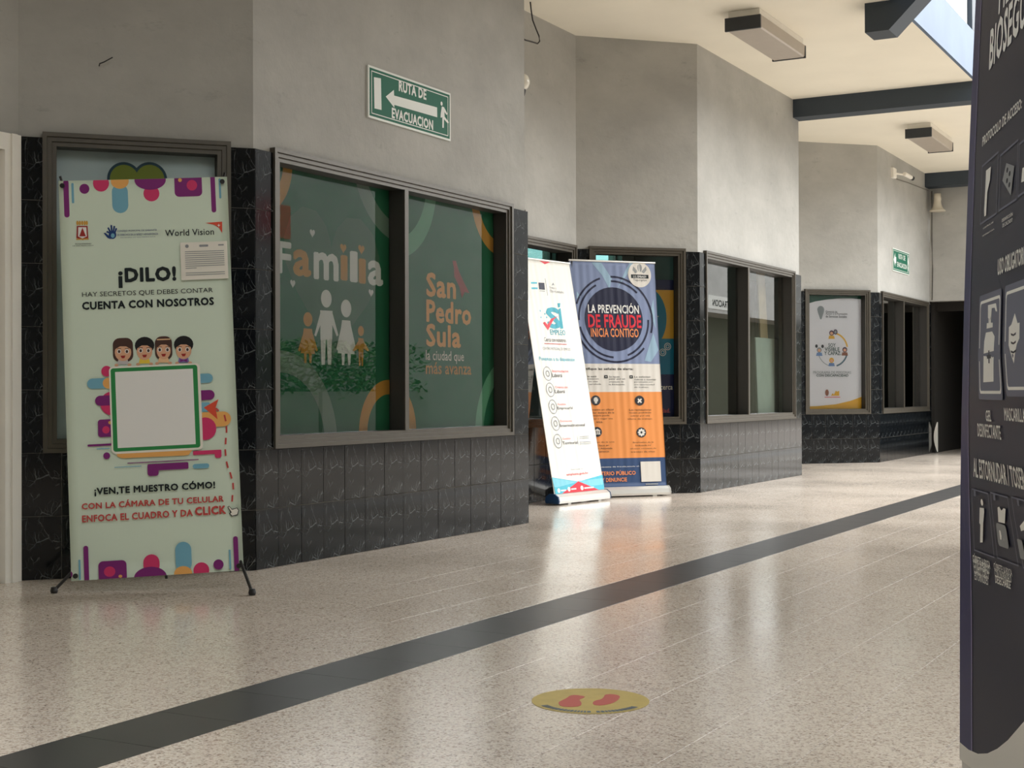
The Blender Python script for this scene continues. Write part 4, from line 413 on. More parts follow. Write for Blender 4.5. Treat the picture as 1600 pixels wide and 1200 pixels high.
# ------------------------------------------------------------------ ground, ceiling, slabs
floor = MB().box(-9.5, 9, -6, 56, -0.2, -0.0035).build('floor', M_FGROUT)
tag(floor, 'polished beige terrazzo tile floor of the arcade', 'floor', kind='structure')
GX, GY, DX, DY = -2.484, 2.707, 0.2875, 0.3125
def px(p):
    d = Vector(p) - Vector((0, 0, CAM_H)); z = d.dot(fw)
    return (800 + FPX * d.dot(rt2) / z, 600 - FPX * d.dot(up2) / z, z) if z > .3 else (-999, -999, -1)
ft = []
for i in range(-11, 14):
    for j in range(-6, 66):
        x, y = GX + i * DX, GY + j * DY
        q = px((x + DX / 2, y + DY / 2, 0)); vis = -60 < q[0] < 1620 and 600 < q[1] < 1290 and q[2] > 0
        ft.append((0 if vis else 1, q[2] if vis else 0, x, y, i))
ft.sort()
g = 0.0006
tm = {k: MB().bevbox(g, DX - g, 0, 0.01, g, DY - g, 0.0004).mesh('floor_tile', [m]) for k, m in (('t', M_TERR), ('b', M_BAND))}
for me in tm.values():
    for v in me.vertices: v.co = (v.co.x, v.co.z, -v.co.y)
rest = MB()
band_n = 0; cnt = 0
for k, (nv, _, x, y, i) in enumerate(ft):
    if i == -1:
        link('band_tile', tm['b'], floor, (x, y, 0)); continue
    if nv == 0 and cnt < 300:
        cnt += 1; link('floor_tile', tm['t'], floor, (x, y, random.uniform(-.0003, 0)))
    else:
        rest.add([(x + g, y + g, 0), (x + DX - g, y + g, 0), (x + DX - g, y + DY - g, 0), (x + g, y + DY - g, 0), (x + g, y + g, -.004), (x + DX - g, y + g, -.004), (x + DX - g, y + DY - g, -.004), (x + g, y + DY - g, -.004)],
                 [(0, 1, 2, 3), (0, 4, 5, 1), (1, 5, 6, 2), (2, 6, 7, 3), (3, 7, 4, 0)])
rf = rest.build('floor_tiles_far', M_TERR, floor); rf['kind'] = 'stuff'
c = MB().box(-9.5, EDGE, -6, 20.7, CEIL, CEIL + .12).build('ceiling', M_CEIL); tag(c, 'cream painted ceiling over the walkway', 'ceiling', kind='structure')
c = MB().box(EDGE, EDGE + .03, -6, 27, CEIL, 4.37).build('trim_1', M_FASCIA); tag(c, 'pale blue edge of the upper floor slab above the walkway', 'fascia', kind='structure')
c = MB().box(-9.5, EDGE, -6, 27, CEIL + .12, 4.37).build('upper_floor_slab', M_FASCIA); tag(c, 'upper floor slab resting above the cream ceiling', 'slab', kind='structure')
for k, (y0, y1, xa) in enumerate(((14.47, 14.70, -4.60), (20.30, 20.545, -4.55), (8.26, 8.49, -4.60))):
    b = MB().box(xa, EDGE - .001, y0, y1, 3.73, CEIL + .001).build('trim_%d' % (k + 2), M_BEAM)
    tag(b, ('dark slate blue ceiling beam at the end of the second bay', 'dark slate blue ceiling beam above the end wall', 'dark slate blue ceiling beam above the first bay')[k], 'beam', kind='structure')
# raking strut rising out over the court
s = MB().prism([(-2.945, 3.69), (-2.757, 3.69), (-1.25, 5.17), (-1.25, 5.45), (-2.55, 4.16), (-2.755, 3.93), (-2.945, 3.93)], 'y', 11.16, 11.44).build('trim_5', M_BEAM)
tag(s, 'dark slate blue raking strut rising from the slab edge over the court', 'strut', kind='structure')
# upper railing
r = thing('balcony_railing', 'white painted balcony railing on the upper slab edge', 'railing', (EDGE - .05, 11.6, 4.37))
for i in range(26): MB().box(-.011, .011, -.011, .011, 0, .95).build('baluster', M_WHITE, r, loc=(0, i * .11, 0))
MB().box(-.03, .03, -.03, 2.8, .95, 1.0).build('handrail', M_WHITE, r); MB().box(-.016, .016, -.03, 2.8, .05, .08).build('bottom_rail', M_WHITE, r)
p = MB().box(EDGE - .2, EDGE - .0, 14.42, 14.75, 4.371, 7.4).build('balcony_post', M_BEAM); tag(p, 'slate blue square post at the end of the balcony railing', 'post', kind='structure')
rw = MB().box(-5.2, 6.0, -4.2, -4.0, 0, 5.2).build('wall_rear_blocker', M_STUCCO); tag(rw, 'unseen grey plaster wall added behind the camera to block light', 'wall', kind='structure')  # unseen, added to keep light from behind off the near angled wall
uw = MB().box(-4.4, -4.2, 8, 30, 4.37, 7.6).build('wall_upper', M_FASCIA); tag(uw, 'pale blue upper storey wall behind the balcony railing', 'wall', kind='structure')
# unseen slabs added overhead to shade the near bay; far side of the court
b = MB().box(EDGE + .035, 6.0, 3.4, 10.9, 4.4, 4.7).box(EDGE + .035, 6.0, -6, .6, 4.4, 4.7).build('overhead_shade_slab', M_CEIL); tag(b, 'unseen overhead slab added to shade the near part of the court', 'slab', kind='structure')
fa = MB().box(6.0, 6.4, -6, 31, 0, 5.7).box(6.0, 7.2, 31, 55, 3.25, 5.7).build('wall_right', M_STUCCO); tag(fa, 'grey plaster wall across the court', 'wall', kind='structure')
fb = MB().box(-2.7, 6.0, 54.6, 55, 0, 5.7).build('wall_far_court', M_STUCCO); tag(fb, 'grey plaster wall closing the far end of the court', 'wall', kind='structure')
lo = MB().box(7.0, 7.2, 31, 55, 0, 3.25).box(6.0, 7.2, 30.9, 31, 0, 3.25).build('wall_right_recess', mat('olive_wall', (84, 86, 68), .8)); tag(lo, 'olive recessed wall under the far part of the opposite building', 'wall', kind='structure')
rs = MB().box(5.93, 5.999, 18.75, 19.84, 3.53, 4.1).build('red_sign_board', mat('sign_red', (196, 30, 40), .5)); tag(rs, 'red sign board on the wall across the court', 'sign')
sg = MB().box(5.975, 5.998, 40.1, 43.2, 3.36, 3.76).build('office_sign', mat('sign_white', (214, 214, 206), .5)); tag(sg, 'long white lettered sign on the wall across the court', 'sign')
tme = text_mesh('ADMINISTRACION', .03)
for v in tme.vertices: v.co = (5.972, 43.1 - v.co.x * .31, 3.45 + v.co.y * .28)
tme.materials.clear(); tme.materials.append(ink('ink')); tme.name = 'lettering'; link('lettering', tme, sg)
# hedge along the far side of the court
def hedge(y, lab):
    rnd = random.Random(int(y * 10)); t = thing('potted_hedge', lab, 'hedge', (4.4, y, 0), 0, 'hedge plants across the court')
    MB().box(-.3, .3, -.75, .75, 0, .9).build('planter', M_STUCCO, t)
    mb = MB()
    for i in range(900):
        x, yy, z = rnd.uniform(-.36, .36), rnd.uniform(-.75, .75), rnd.uniform(.88, 1.72) - rnd.random() ** 3 * .15
        a, bb, l = rnd.uniform(0, 6.28), rnd.uniform(-.9, .9), rnd.uniform(.07, .13)
        u = Vector((math.cos(a) * math.cos(bb), math.sin(a) * math.cos(bb), math.sin(bb))) * l; w = Vector((-math.sin(a), math.cos(a), .3)) * l * .35; o = Vector((x, yy, z))
        mb.add([o - u * .5, o + w, o + u * .5, o - w], [(0, 1, 2, 3)])
    mb.build('foliage', mat('hedge_leaf', (74, 116, 46), .5, vary=.3, scale=8), t)['kind'] = 'stuff'
for k, y in enumerate((17.4, 19.0, 20.6)): hedge(y, ('hedge planter across the court, nearest of the three', 'hedge planter across the court, middle of the three', 'hedge planter across the court, farthest of the three')[k])
# ------------------------------------------------------------------ walls
BC = [0, .179] + [.179 + (2.885 - .179) * i / 14 for i in range(1, 15)]
tr = .008
wB0, _, rzB0 = make_wall('wall_left_near', B00, C0, 'grey plaster wall around the white doorway at far left', door=(1.35, 2.612), t1=-.02, cols=[0, 2.612])
wA1, LA1, rzA1 = make_wall('wall_angled_near', C0, C1, 'angled grey wall behind the tall mint banner, black marble tiles below', (.10, .985), t0=-.02, t1=tr)
wB1, LB1, rzB1 = make_wall('wall_front_near', C1, C2, 'long grey wall with evacuation sign, black marble tiles around the green window', (.14, 2.66), BC, tr, tr)
make_wall('wall_return_near', C2, D2, 'angled return wall behind the first bay', (.10, .985), t0=tr, t1=-.02)
wBp, LBp, rzBp = make_wall('wall_recess_middle', D2, C3, 'recessed grey wall behind the white roll-up banner', (.25, 1.58), t0=-.02, t1=-.02)
wA2, LA2, rzA2 = make_wall('wall_angled_middle', C3, C4, 'angled grey wall behind the blue roll-up banner, black marble tiles below', (.10, .985), t0=-.02, t1=tr)
wB2, LB2, rzB2 = make_wall('wall_front_middle', C4, C5, 'long pale wall under the dark beam, black marble tiles around the double window', (.14, 2.70), [c * 2.927 / 2.885 for c in BC], tr, tr)
make_wall('wall_return_middle', C5, D5, 'angled return wall behind the second bay', (.10, .985), t0=tr, t1=-.02)
make_wall('wall_recess_far', D5, C6a, 'recessed grey wall beyond the second bay', (.25, 1.40), t0=-.02, t1=-.02)
wA3, LA3, rzA3 = make_wall('wall_angled_far', C6a, C6, 'angled grey wall around the white poster window, black marble tiles below', (.10, .99), t0=-.02, t1=tr)
wB3, LB3, rzB3 = make_wall('wall_front_far', C6, C7, 'farthest long wall with the security camera and black marble tiles', (.14, 2.70), [c * 2.869 / 2.885 for c in BC], tr, 0)
e = MB().box(-4.525, EDGE - .1, 20.565, 20.75, 2.145, CEIL).box(-2.98, EDGE - .1, 20.565, 20.75, 0, 2.145).build('wall_end', M_STUCCO); tag(e, 'grey end wall above the dark passage', 'wall', kind='structure')
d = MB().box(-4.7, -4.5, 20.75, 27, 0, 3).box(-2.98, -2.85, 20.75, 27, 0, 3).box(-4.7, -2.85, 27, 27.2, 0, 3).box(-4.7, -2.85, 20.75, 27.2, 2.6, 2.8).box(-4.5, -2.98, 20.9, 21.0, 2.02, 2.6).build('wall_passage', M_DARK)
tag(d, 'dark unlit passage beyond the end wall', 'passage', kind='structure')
k = MB().box(-8.0, -7.8, -6, 14.5, 0, CEIL).box(-8.0, -7.8, 14.5, 17.3, 0, 2.3).box(-8.0, -7.8, 14.5, 17.3, 2.95, CEIL).box(-8.0, -7.8, 15.4, 16.3, 2.3, 2.95).box(-8.0, -7.8, 17.3, 21, 0, CEIL).box(-8, -4.75, -6, -5.8, 0, CEIL).box(-8, -4.7, 21, 21.2, 0, CEIL).build('wall_rooms_back', M_ROOM); tag(k, 'drab wall at the back of the offices', 'wall', kind='structure')
for y, n, xe in ((7.2, 'wall_partition_near', -4.72), (10.2, 'wall_partition_middle', -5.55), (17.7, 'wall_partition_far', -4.75)):
    k = MB().box(-7.8, xe, y, y + .1, 0, CEIL).build(n, M_ROOM); tag(k, 'partition between two offices, ' + n.split('_')[-1], 'wall', kind='structure')
# ------------------------------------------------------------------ windows
M_FILMW = mat('frosted_film', (206, 214, 214), .6)
M_FILMG = mat('green_window_film', (40, 122, 86), .5, spec=.3)
M_POSTER = mat('poster_paper', (226, 222, 226), .5)
t, pn, (k0, k1) = make_window('window_1', C0, rzA1, .10, .985, 'tall frosted window behind the mint banner')
film(t, pn[0][0], pn[0][1], k0, k1, M_FILMW, .106, ART['A1'])
t, pn, (k0, k1) = make_window('window_2', C1, rzB1, .14, 2.66, 'wide two-pane window with green family graphics', 1.378)
for i_, (a, b) in enumerate(pn): film(t, a, b, k0, k1, M_FILMG, .106, [o for o in ART['B1'] if not (o[0] == 'G' and o[-1] == ('mint', 'filmgrey')[i_])])
make_window('window_3', D2, rzBp, .25, 1.58, 'recessed window behind the white roll-up banner', None, M_GLASSB, gy=.14)
t, pn, (k0, k1) = make_window('window_4', C3, rzA2, .10, .985, 'window with yellow and blue poster behind the blue roll-up banner', None, M_GLASS)
f = MB().box(.55, .92, .112, .114, .664, 1.86).build('window_film', ink('navyp'), t); build_art(ART['A2'], f, .1112, clip=(.165, .664, .92, 2.061))
t, pn, (k0, k1) = make_window('window_5', C4, rzB2, .14, 2.70, 'wide two-pane window with a white board leaning inside', 1.275, M_GLASSB)
t, pn, (k0, k1) = make_window('window_6', C6a, rzA3, .10, .99, 'window filled by the white disability programme poster')
film(t, pn[0][0], pn[0][1], k0, k1, M_POSTER, .106, ART['A3'], 'poster')
make_window('window_7', C6, rzB3, .14, 2.70, 'farthest dark two-pane window near the passage', 1.27, M_GLASSB)
make_window('window_8', C2, math.radians(135), .10, .985, 'window in the return wall beside the globe lamp', None, M_GLASSB)
make_window('window_9', C5, math.atan2(D5[1] - C5[1], D5[0] - C5[0]), .10, .985, 'window in the return wall of the second bay', None, M_GLASSB)
make_window('window_10', D5, math.radians(90), .25, 1.40, 'window in the far recessed wall', None, M_GLASSB)
# tinted transom windows at the back of the office, seen through the front glass
M_AQUA = glass_mat('aqua_tinted_glass', (0.2, 0.42, 0.4))
for n_, y0, y1, lab in ((11, 14.5, 15.4, 'aqua tinted transom window at the back of the office, nearer one'), (12, 16.3, 17.3, 'aqua tinted transom window at the back of the office, farther one')):
    t = thing('window_%d' % n_, lab, 'window', (-7.9, y0, 0), 0, kind='structure')
    MB().add([(0, 0, 2.3), (0, y1 - y0, 2.3), (0, y1 - y0, 2.95), (0, 0, 2.95)], [(0, 1, 2, 3)]).build('pane', M_AQUA, t)
    MB().box(-.02, .02, 0, y1 - y0, 2.3, 2.33).box(-.02, .02, 0, y1 - y0, 2.92, 2.95).box(-.02, .02, 0, .03, 2.33, 2.92).box(-.02, .02, y1 - y0 - .03, y1 - y0, 2.33, 2.92).build('frame', M_FRAME, t)
# white doorway at far left
d = thing('door_1', 'white panelled door and moulded frame at far left', 'door', (B00[0], B00[1], 0), rzB0, kind='structure')
mj = MB()
for x0, x1, y0 in ((2.515, 2.55, -.012), (2.55, 2.582, -.022), (2.582, 2.612, -.012)): mj.box(x0, x1, y0, .1, 0, 2.10)
mj.build('door_jamb', M_WHITE, d)
mj = MB()
for x0, x1, y0 in ((1.35, 1.38, -.01), (1.38, 1.415, -.02), (1.415, 1.45, -.012)): mj.box(x0, x1, y0, .1, 0, 2.10)
mj.build('door_jamb', M_WHITE, d); MB().box(1.45, 2.515, -.012, .1, 2.02, 2.10).build('door_head', M_WHITE, d)
lf = MB().box(1.455, 2.51, .03, .07, .012, 2.015).build('door_leaf', M_WHITE, d)
for z0, z1 in ((.15, .85), (1.0, 1.88)):
    for x0, x1 in ((1.56, 1.93), (2.03, 2.40)): MB().bevbox(x0, x1, .02, .03, z0, z1, .008).build('door_panel', M_WHITE, lf)
MB().tube([(1.52, .03, 1.02), (1.52, -.02, 1.02), (1.62, -.02, 1.02)], .009).build('door_handle', M_ALU, lf)
# ------------------------------------------------------------------ evacuation signs
M_SIGN = mat('sign_green', (12, 100, 76), .6, spec=.25)
def evac(loc, rz, x0, label, two_way):
    s = thing('evacuation_sign', label, 'sign', loc, rz, 'evacuation route signs')
    pl = MB().box(x0, x0 + .89, .008, .02, 2.424, 2.718).build('sign_plate', ink('signwhite'), s)
    MB().box(x0 + .012, x0 + .878, .0074, .009, 2.436, 2.706).build('green_field', M_SIGN, s)
    a, b, c2, d2, w = x0 + .03, x0 + .86, 2.45, 2.692, .005
    MB().box(a, b, .007, .008, c2, c2 + w).box(a, b, .007, .008, d2 - w, d2).box(a, a + w, .007, .008, c2, d2).box(b - w, b, .007, .008, c2, d2).build('border_line', ink('signwhite'), s)
    if not two_way: build_art(ART['SG'], s, .0066, name='sign_symbol', step=.00003)
    else:
        X = lambda q: x0 + q
        man = [(.80, .235), (.83, .225), (.85, .16), (.845, .12), (.83, .15), (.828, .11), (.86, .05), (.845, .04), (.815, .09), (.80, .02), (.785, .025), (.795, .11), (.785, .17)]
        ops = [('P', [(X(.04), 2.57), (X(.12), 2.66), (X(.12), 2.61), (X(.17), 2.61), (X(.17), 2.53), (X(.12), 2.53), (X(.12), 2.48)], 'signwhite'),
               ('T', 'RUTA', X(.30), 2.60, X(.51), 2.665, 'signwhite', .05), ('T', 'DE', X(.56), 2.60, X(.66), 2.665, 'signwhite', .05), ('T', 'EVACUACION', X(.22), 2.49, X(.75), 2.555, 'signwhite', .05),
               ('E', X(.80), 2.675, .016, .02, 'signwhite'), ('P', [(X(p), 2.43 + q) for p, q in man], 'signwhite')]
        build_art(ops, s, .0066, name='sign_symbol', step=.00003)
evac((C1[0], C1[1], 0), rzB1, 1.004, 'large green evacuation route sign above the green family window', False)
evac((C6[0], C6[1], 0), rzB3, .725, 'small far green evacuation route sign on the last wall', True)
# ------------------------------------------------------------------ X-frame banner
a = math.radians(36.549); lean = math.radians(4.968); roll = math.radians(2.533)
xs = thing('banner_stand', 'tall mint-green banner on a black X-frame stand, colourful shapes and faces', 'banner', (-4.749, 4.619, 0), a)
Mx = Matrix.Translation((0, 0, .053)) @ Matrix.Rotation(-lean, 4, 'X') @ Matrix.Rotation(-roll, 4, 'Y')
M_MINT = mat('mint_banner_vinyl', (218, 233, 214), .42, spec=.4, vary=.015, scale=3)
def xb(p):
    q = Vector(p); q.y += .005 * math.sin(q.x / .75 * math.pi) ; return tuple(Mx @ q)
def grid_sheet(x0, x1, z0, z1, nx, nz, fn, mats, mfun=None, th=.0016):
    mb = MB(); vs = []
    for y in (0, th):
        for j in range(nz + 1):
            for i in range(nx + 1): vs.append(fn((x0 + (x1 - x0) * i / nx, y, z0 + (z1 - z0) * j / nz)))
    N1 = (nx + 1) * (nz + 1); mb.v = vs
    for j in range(nz):
        for i in range(nx):
            q = [j * (nx + 1) + i, j * (nx + 1) + i + 1, (j + 1) * (nx + 1) + i + 1, (j + 1) * (nx + 1) + i]
            m = mfun(z0 + (z1 - z0) * (j + .5) / nz) if mfun else 0
            mb.f.append(q); mb.m.append(m); mb.f.append([N1 + k for k in q[::-1]]); mb.m.append(len(mats) - 1 if mfun else 0)
    def edge(seq):
        for a2, b2 in zip(seq[:-1], seq[1:]): mb.f.append([a2, b2, N1 + b2, N1 + a2]); mb.m.append(0)
    edge(list(range(nx + 1))); edge([nz * (nx + 1) + i for i in range(nx + 1)]); edge([j * (nx + 1) for j in range(nz + 1)]); edge([j * (nx + 1) + nx for j in range(nz + 1)])
    return mb
fab = grid_sheet(0, .75, 0, 1.8, 16, 24, xb, [M_MINT]).build('banner_sheet', M_MINT, xs, True)
build_art(ART['XB'], fab, -.0008, clip=(0.0005, 0.0005, .7495, 1.7995), fn=xb, strips=(.05, 0), step=.00006)
for x, z in ((.018, 1.775), (.728, 1.775), (.02, .022), (.73, .022)):
    q = Mx @ Vector((x, -.012, z)); MB().lathe([(.0, -.004), (.011, -.004), (.011, .004), (0, .004)], 14, q, Matrix.Rotation(math.radians(90), 3, 'X')).build('grommet', M_BLACK, fab)
hub = Mx @ Vector((.375, .11, .78))
for x, z in ((.018, 1.782), (.728, 1.782)):
    e = Mx @ Vector((x, .014, z)); mid = (hub + e) / 2 + Vector((0, .02, 0)); tip = e + Vector((-.012 if x < .3 else .012, -.012, .04))
    MB().tube([hub, mid, e, tip], .006).build('upper_arm', M_BLACK, xs)
for x, fx, fy in ((.0, -.075, .008), (1, .795, -.192)):
    e = Mx @ Vector((.02 if x == 0 else .73, .03, .06)); ft_ = Vector((fx, fy, .012))
    MB().tube([hub, e, ft_], .0075).build('front_leg', M_BLACK, xs)
    MB().lathe([(0, -.012), (.014, -.011), (.017, 0), (.013, .016), (0, .018)], 12, ft_).build('rubber_foot', M_BLACK, xs)
MB().tube([hub, Vector((.375, .36, .012))], .0075).build('rear_leg', M_BLACK, xs)
MB().lathe([(0, -.03), (.03, -.03), (.034, 0), (.03, .03), (0, .03)], 14, hub).build('hub', M_BLACK, xs)
# taped notice on the banner
npaper = thing('notice_sheet', 'small white printed notice taped on the mint banner', 'paper', (-4.749, 4.619, 0), a)
px0, px1, pz0, pz1 = .528, .738, 1.325, 1.498
sh = grid_sheet(px0, px1, pz0, pz1, 6, 4, lambda p: xb((p[0], p[1] - .0125, p[2])), [ink('cream')], th=.0006).build('paper', ink('cream'), npaper)
ops = [('E', px0 + .03, pz1 - .018, .008, .008, 'sealgrey'), ('R', px0 + .085, pz1 - .023, px0 + .125, pz1 - .013, .003, 'sealgrey'), ('R', px0 + .17, pz1 - .02, px0 + .195, pz1 - .014, .0, 'sealgrey')]
for i in range(9): ops.append(('R', px0 + .02, pz1 - .045 - i * .0095, px0 + (.195 if i < 8 else .07), pz1 - .042 - i * .0095, 0, 'sealgrey'))
for i in range(2): ops.append(('R', px0 + .02, pz0 + .03 - i * .0095, px0 + .195, pz0 + .033 - i * .0095, 0, 'sealgrey'))
build_art(ops, sh, -.0135, fn=xb, name='printed_line')
# ------------------------------------------------------------------ roll-up banners
def rollup(label, P, ang, lean, W, H, art, mats, mfun, wave, cap, seed, group):
    root = thing('roll_up_banner', label, 'banner', (P[0], P[1], 0), ang, group)
    Mr = Matrix.Translation((0, 0, P[2])) @ Matrix.Rotation(-lean, 4, 'X')
    rnd = random.Random(seed); ph = [(rnd.uniform(40, 110), rnd.uniform(0, 6.28), rnd.uniform(.4, 1)) for _ in range(5)]
    def fn(p):
        x, y, z = p; e = min(1.0, max(0, (z + .02) / .3)) * wave
        y += e * sum(aa * math.sin(f_ * x + q + z * .6) for f_, q, aa in ph) / 3
        return tuple(Mr @ Vector((x, y, z)))
    sheet = grid_sheet(-W, 0, 0, H, 80, 48, fn, mats, mfun).build('banner_sheet', mats, root, True)
    build_art(art, sheet, -.0009, clip=(-W + .0005, 0.0005, -.0005, H - .0005), fn=fn, strips=(.014, 0.1), step=.00006)
    MB().tube([tuple(Mr @ Vector((-W - .004, 0, H))), tuple(Mr @ Vector((.004, 0, H)))], .009, 10).build('top_rail', M_ALU, root)
    prof = [(-.055, .012), (-.06, .03), (-.052, .062), (-.02, .084), (.03, .084), (.06, .06), (.066, .03), (.058, .012)]
    MB().prism(prof, 'x', -W - .012, .004).build('base_cassette', M_ALU, root)
    for x0, x1 in ((-W - .026, -W - .012), (.004, .010)):
        MB().prism([(q * 1.06, z * 1.04) for q, z in prof], 'x', x0, x1).build('end_cap', cap, root)
    for x in (-W + .14, -.14): MB().box(x - .02, x + .02, -.05, .06, 0, .012).build('foot', M_ALU, root)
    MB().tube([(-W / 2, .03, .06), tuple(Mr @ Vector((-W / 2, .03, H)))], .008).build('support_pole', M_ALU, root)
    return root
M_CAPB = mat('blue_end_cap', (22, 66, 112), .4)
def scale_art(ops, k):
    out = []
    for o in ops:
        o = list(o); e = 2 if o[0] == 'T' else 1
        if o[0] == 'P': o[1] = [(x * k, z * k) for x, z in o[1]]
        else:
            n = {'T': 4, 'R': 5, 'E': 4, 'G': 4}[o[0]]
            for i in range(e, e + n): o[i] = o[i] * k
        out.append(tuple(o))
    return out
ab = scale_art([o for o in ART['RB'] if not (o[0] == 'R' and o[1] == -.8)], 1.02)
rollup('blue and orange roll-up banner in front of the angled wall', (-4.7027, 11.338, .0846), .89272, .10758, .816, 1.923, ab, [ink('navyb'), ink('taco'), ink('paper'), ink('steel'), M_VINYLW],
       lambda z: 0 if z < .247 else 1 if z < .806 else 2 if z < 1.059 else 3, .0035, M_ALU, 3, 'roll-up banners by the recess')
rollup('white roll-up banner with red tick, leaning back beside the blue one', (-4.972, 10.658, .0845), 1.42508, .18096, .709, 1.90, scale_art(ART['RW'], .992), [M_VINYLW, M_VINYLW], lambda z: 0, .0022, M_CAPB, 5, 'roll-up banners by the recess')
# foreground banner
NV = [(0.06, -0.662, 3.2907, -1.0541), (0.2092, -0.661, 3.2903, -1.0586), (0.3585, -0.6601, 3.2899, -1.063), (0.5077, -0.6588, 3.2896, -1.0915), (0.6569, -0.6573, 3.2894, -1.1521), (0.8062, -0.655, 3.2897, -1.1945), (0.9554, -0.6511, 3.2909, -1.2212), (1.1046, -0.6471, 3.2922, -1.2218), (1.2538, -0.642, 3.294, -1.2224), (1.4031, -0.6367, 3.296, -1.223), (1.5523, -0.6304, 3.2984, -1.2236), (1.7015, -0.6239, 3.301, -1.2242), (1.8508, -0.6173, 3.3037, -1.2248), (2.0, -0.6106, 3.3064, -1.2254)]
nroot = Vector((-.662, 3.2907, 0))
def nvf(p):
    s_, y, z = p
    for k in range(len(NV) - 1):
        if z <= NV[k + 1][0] or k == len(NV) - 2: break
    A, B = NV[k], NV[k + 1]; t_ = (z - A[0]) / (B[0] - A[0])
    x, yy, an = (A[i] + (B[i] - A[i]) * t_ for i in (1, 2, 3))
    
    return (x + s_ * math.cos(an) - y * math.sin(an) - nroot.x, yy + s_ * math.sin(an) + y * math.cos(an) - nroot.y, z)
nb = thing('roll_up_banner', 'dark navy health-protocol banner in the right foreground, cut by the frame', 'banner', nroot, 0)
M_NAVY = mat('charcoal_navy_vinyl', (30, 34, 58), .42, spec=.3, vary=.06, scale=3)
M_NAVYE = mat('navy_border_vinyl', (30, 34, 92), .4, spec=.35)
NW = .85
sheet = grid_sheet(0, NW, .06, 2.0, 40, 70, lambda p: nvf(p), [M_NAVY]).build('banner_sheet', M_NAVY, nb, True)
SIDE = -1.0   # the printed side looks to the left of the sheet
nvq = lambda p: nvf((p[0], p[1] * SIDE, p[2]))
def sheet_part(poly, m, y, name, sx=.03, sz=.05):
    mb = MB(); xs_ = [p[0] for p in poly]; zs_ = [p[1] for p in poly]; a0, a1, b0, b1 = min(xs_), max(xs_), min(zs_), max(zs_)
    nx, nz = max(1, int((a1 - a0) / sx)), max(1, int((b1 - b0) / sz))
    for i in range(nx):
        for j in range(nz):
            q = clip_rect(poly, (a0 + (a1 - a0) * i / nx, b0 + (b1 - b0) * j / nz, a0 + (a1 - a0) * (i + 1) / nx, b0 + (b1 - b0) * (j + 1) / nz))
            if len(q) >= 3: mb.add([nvq((p[0], y, p[1])) for p in q], [list(range(len(q)))])
    return mb.build(name, m, sheet)
sheet_part([(0, .06), (.078, .06), (.078, 2.0), (0, 2.0)], M_NAVYE, .0007, 'border_strip')
sheet_part([(.078, .06), (.083, .06), (.083, 2.0), (.078, 2.0)], mat('lilac_line', (150, 140, 186), .4), .0009, 'border_line')
curve = [(0, .098), (.06, .096), (.12, .102), (.18, .118), (.24, .143), (.30, .175), (.40, .24), (.55, .30), (.70, .30), (.85, .24)]
sheet_part([(0, .06)] + [(.85, .06)] + curve[::-1], M_VINYLW, .0011, 'white_footer', .02, .03)
build_art(ART['NV'], sheet, 0.0, clip=(0, .1, .849, 1.99), fn=lambda p: nvq((p[0], .0011 - p[1], p[2])), strips=(.02, .028), step=.00003)
a_ = NV[0][3]
bs = MB().prism([(.003, 0), (.003, .058), (.03, .058), (.05, .03), (.045, 0)], 'x', .004, NW).build('base_cassette', M_ALU, nb); bs.rotation_euler = (0, 0, a_)
# ------------------------------------------------------------------ floor sticker
M_YEL = mat('mustard_sticker', (190, 170, 100), .45, vary=.08, scale=20)
st = thing('floor_sticker', 'round mustard floor sticker with two red footprints', 'sticker', (-1.772, 3.70, 0), yw)
MB().lathe([(.168, 0), (.168, .0012), (0.0, .0012)], 56).build('disc', M_YEL, st)
feet = [[(490, 315), (520, 300), (575, 275), (600, 255), (650, 250), (730, 262), (715, 275), (670, 290), (690, 320), (670, 345), (600, 352), (510, 348)],
        [(775, 320), (800, 300), (860, 290), (890, 265), (900, 248), (960, 242), (1030, 258), (1010, 285), (970, 310), (930, 325), (850, 340), (790, 338)]]
M_FOOT = mat('sticker_red', (186, 90, 84), .5)
for ff in feet:
    pts = [((x - 765) / 2934, (297 - y) / 642) for x, y in ff]
    sm = []
    for i in range(len(pts)):   # one corner-cutting pass rounds the outline
        p0, p1 = pts[i], pts[(i + 1) % len(pts)]
        sm += [(p0[0] * .75 + p1[0] * .25, p0[1] * .75 + p1[1] * .25), (p0[0] * .25 + p1[0] * .75, p0[1] * .25 + p1[1] * .75)]
    MB().prism(sm, 'z', .0012, .0019).build('footprint', M_FOOT, st)
mb = MB(); rnd = random.Random(4)
ang0 = 205
while ang0 < 322:
    w_ = rnd.uniform(2.0, 4.2)
    if not 266 < ang0 < 271:
        r0, r1 = .136, .157; t0_, t1_ = math.radians(ang0), math.radians(ang0 + w_)
        mb.add([(r0 * math.cos(t0_), r0 * math.sin(t0_), .0018), (r1 * math.cos(t0_), r1 * math.sin(t0_), .0018), (r1 * math.cos(t1_), r1 * math.sin(t1_), .0018), (r0 * math.cos(t1_), r0 * math.sin(t1_), .0018)], [(0, 1, 2, 3)])
    ang0 += w_ + 1.1
mb.build('worn_print', mat('sticker_blue', (84, 104, 120), .5), st)
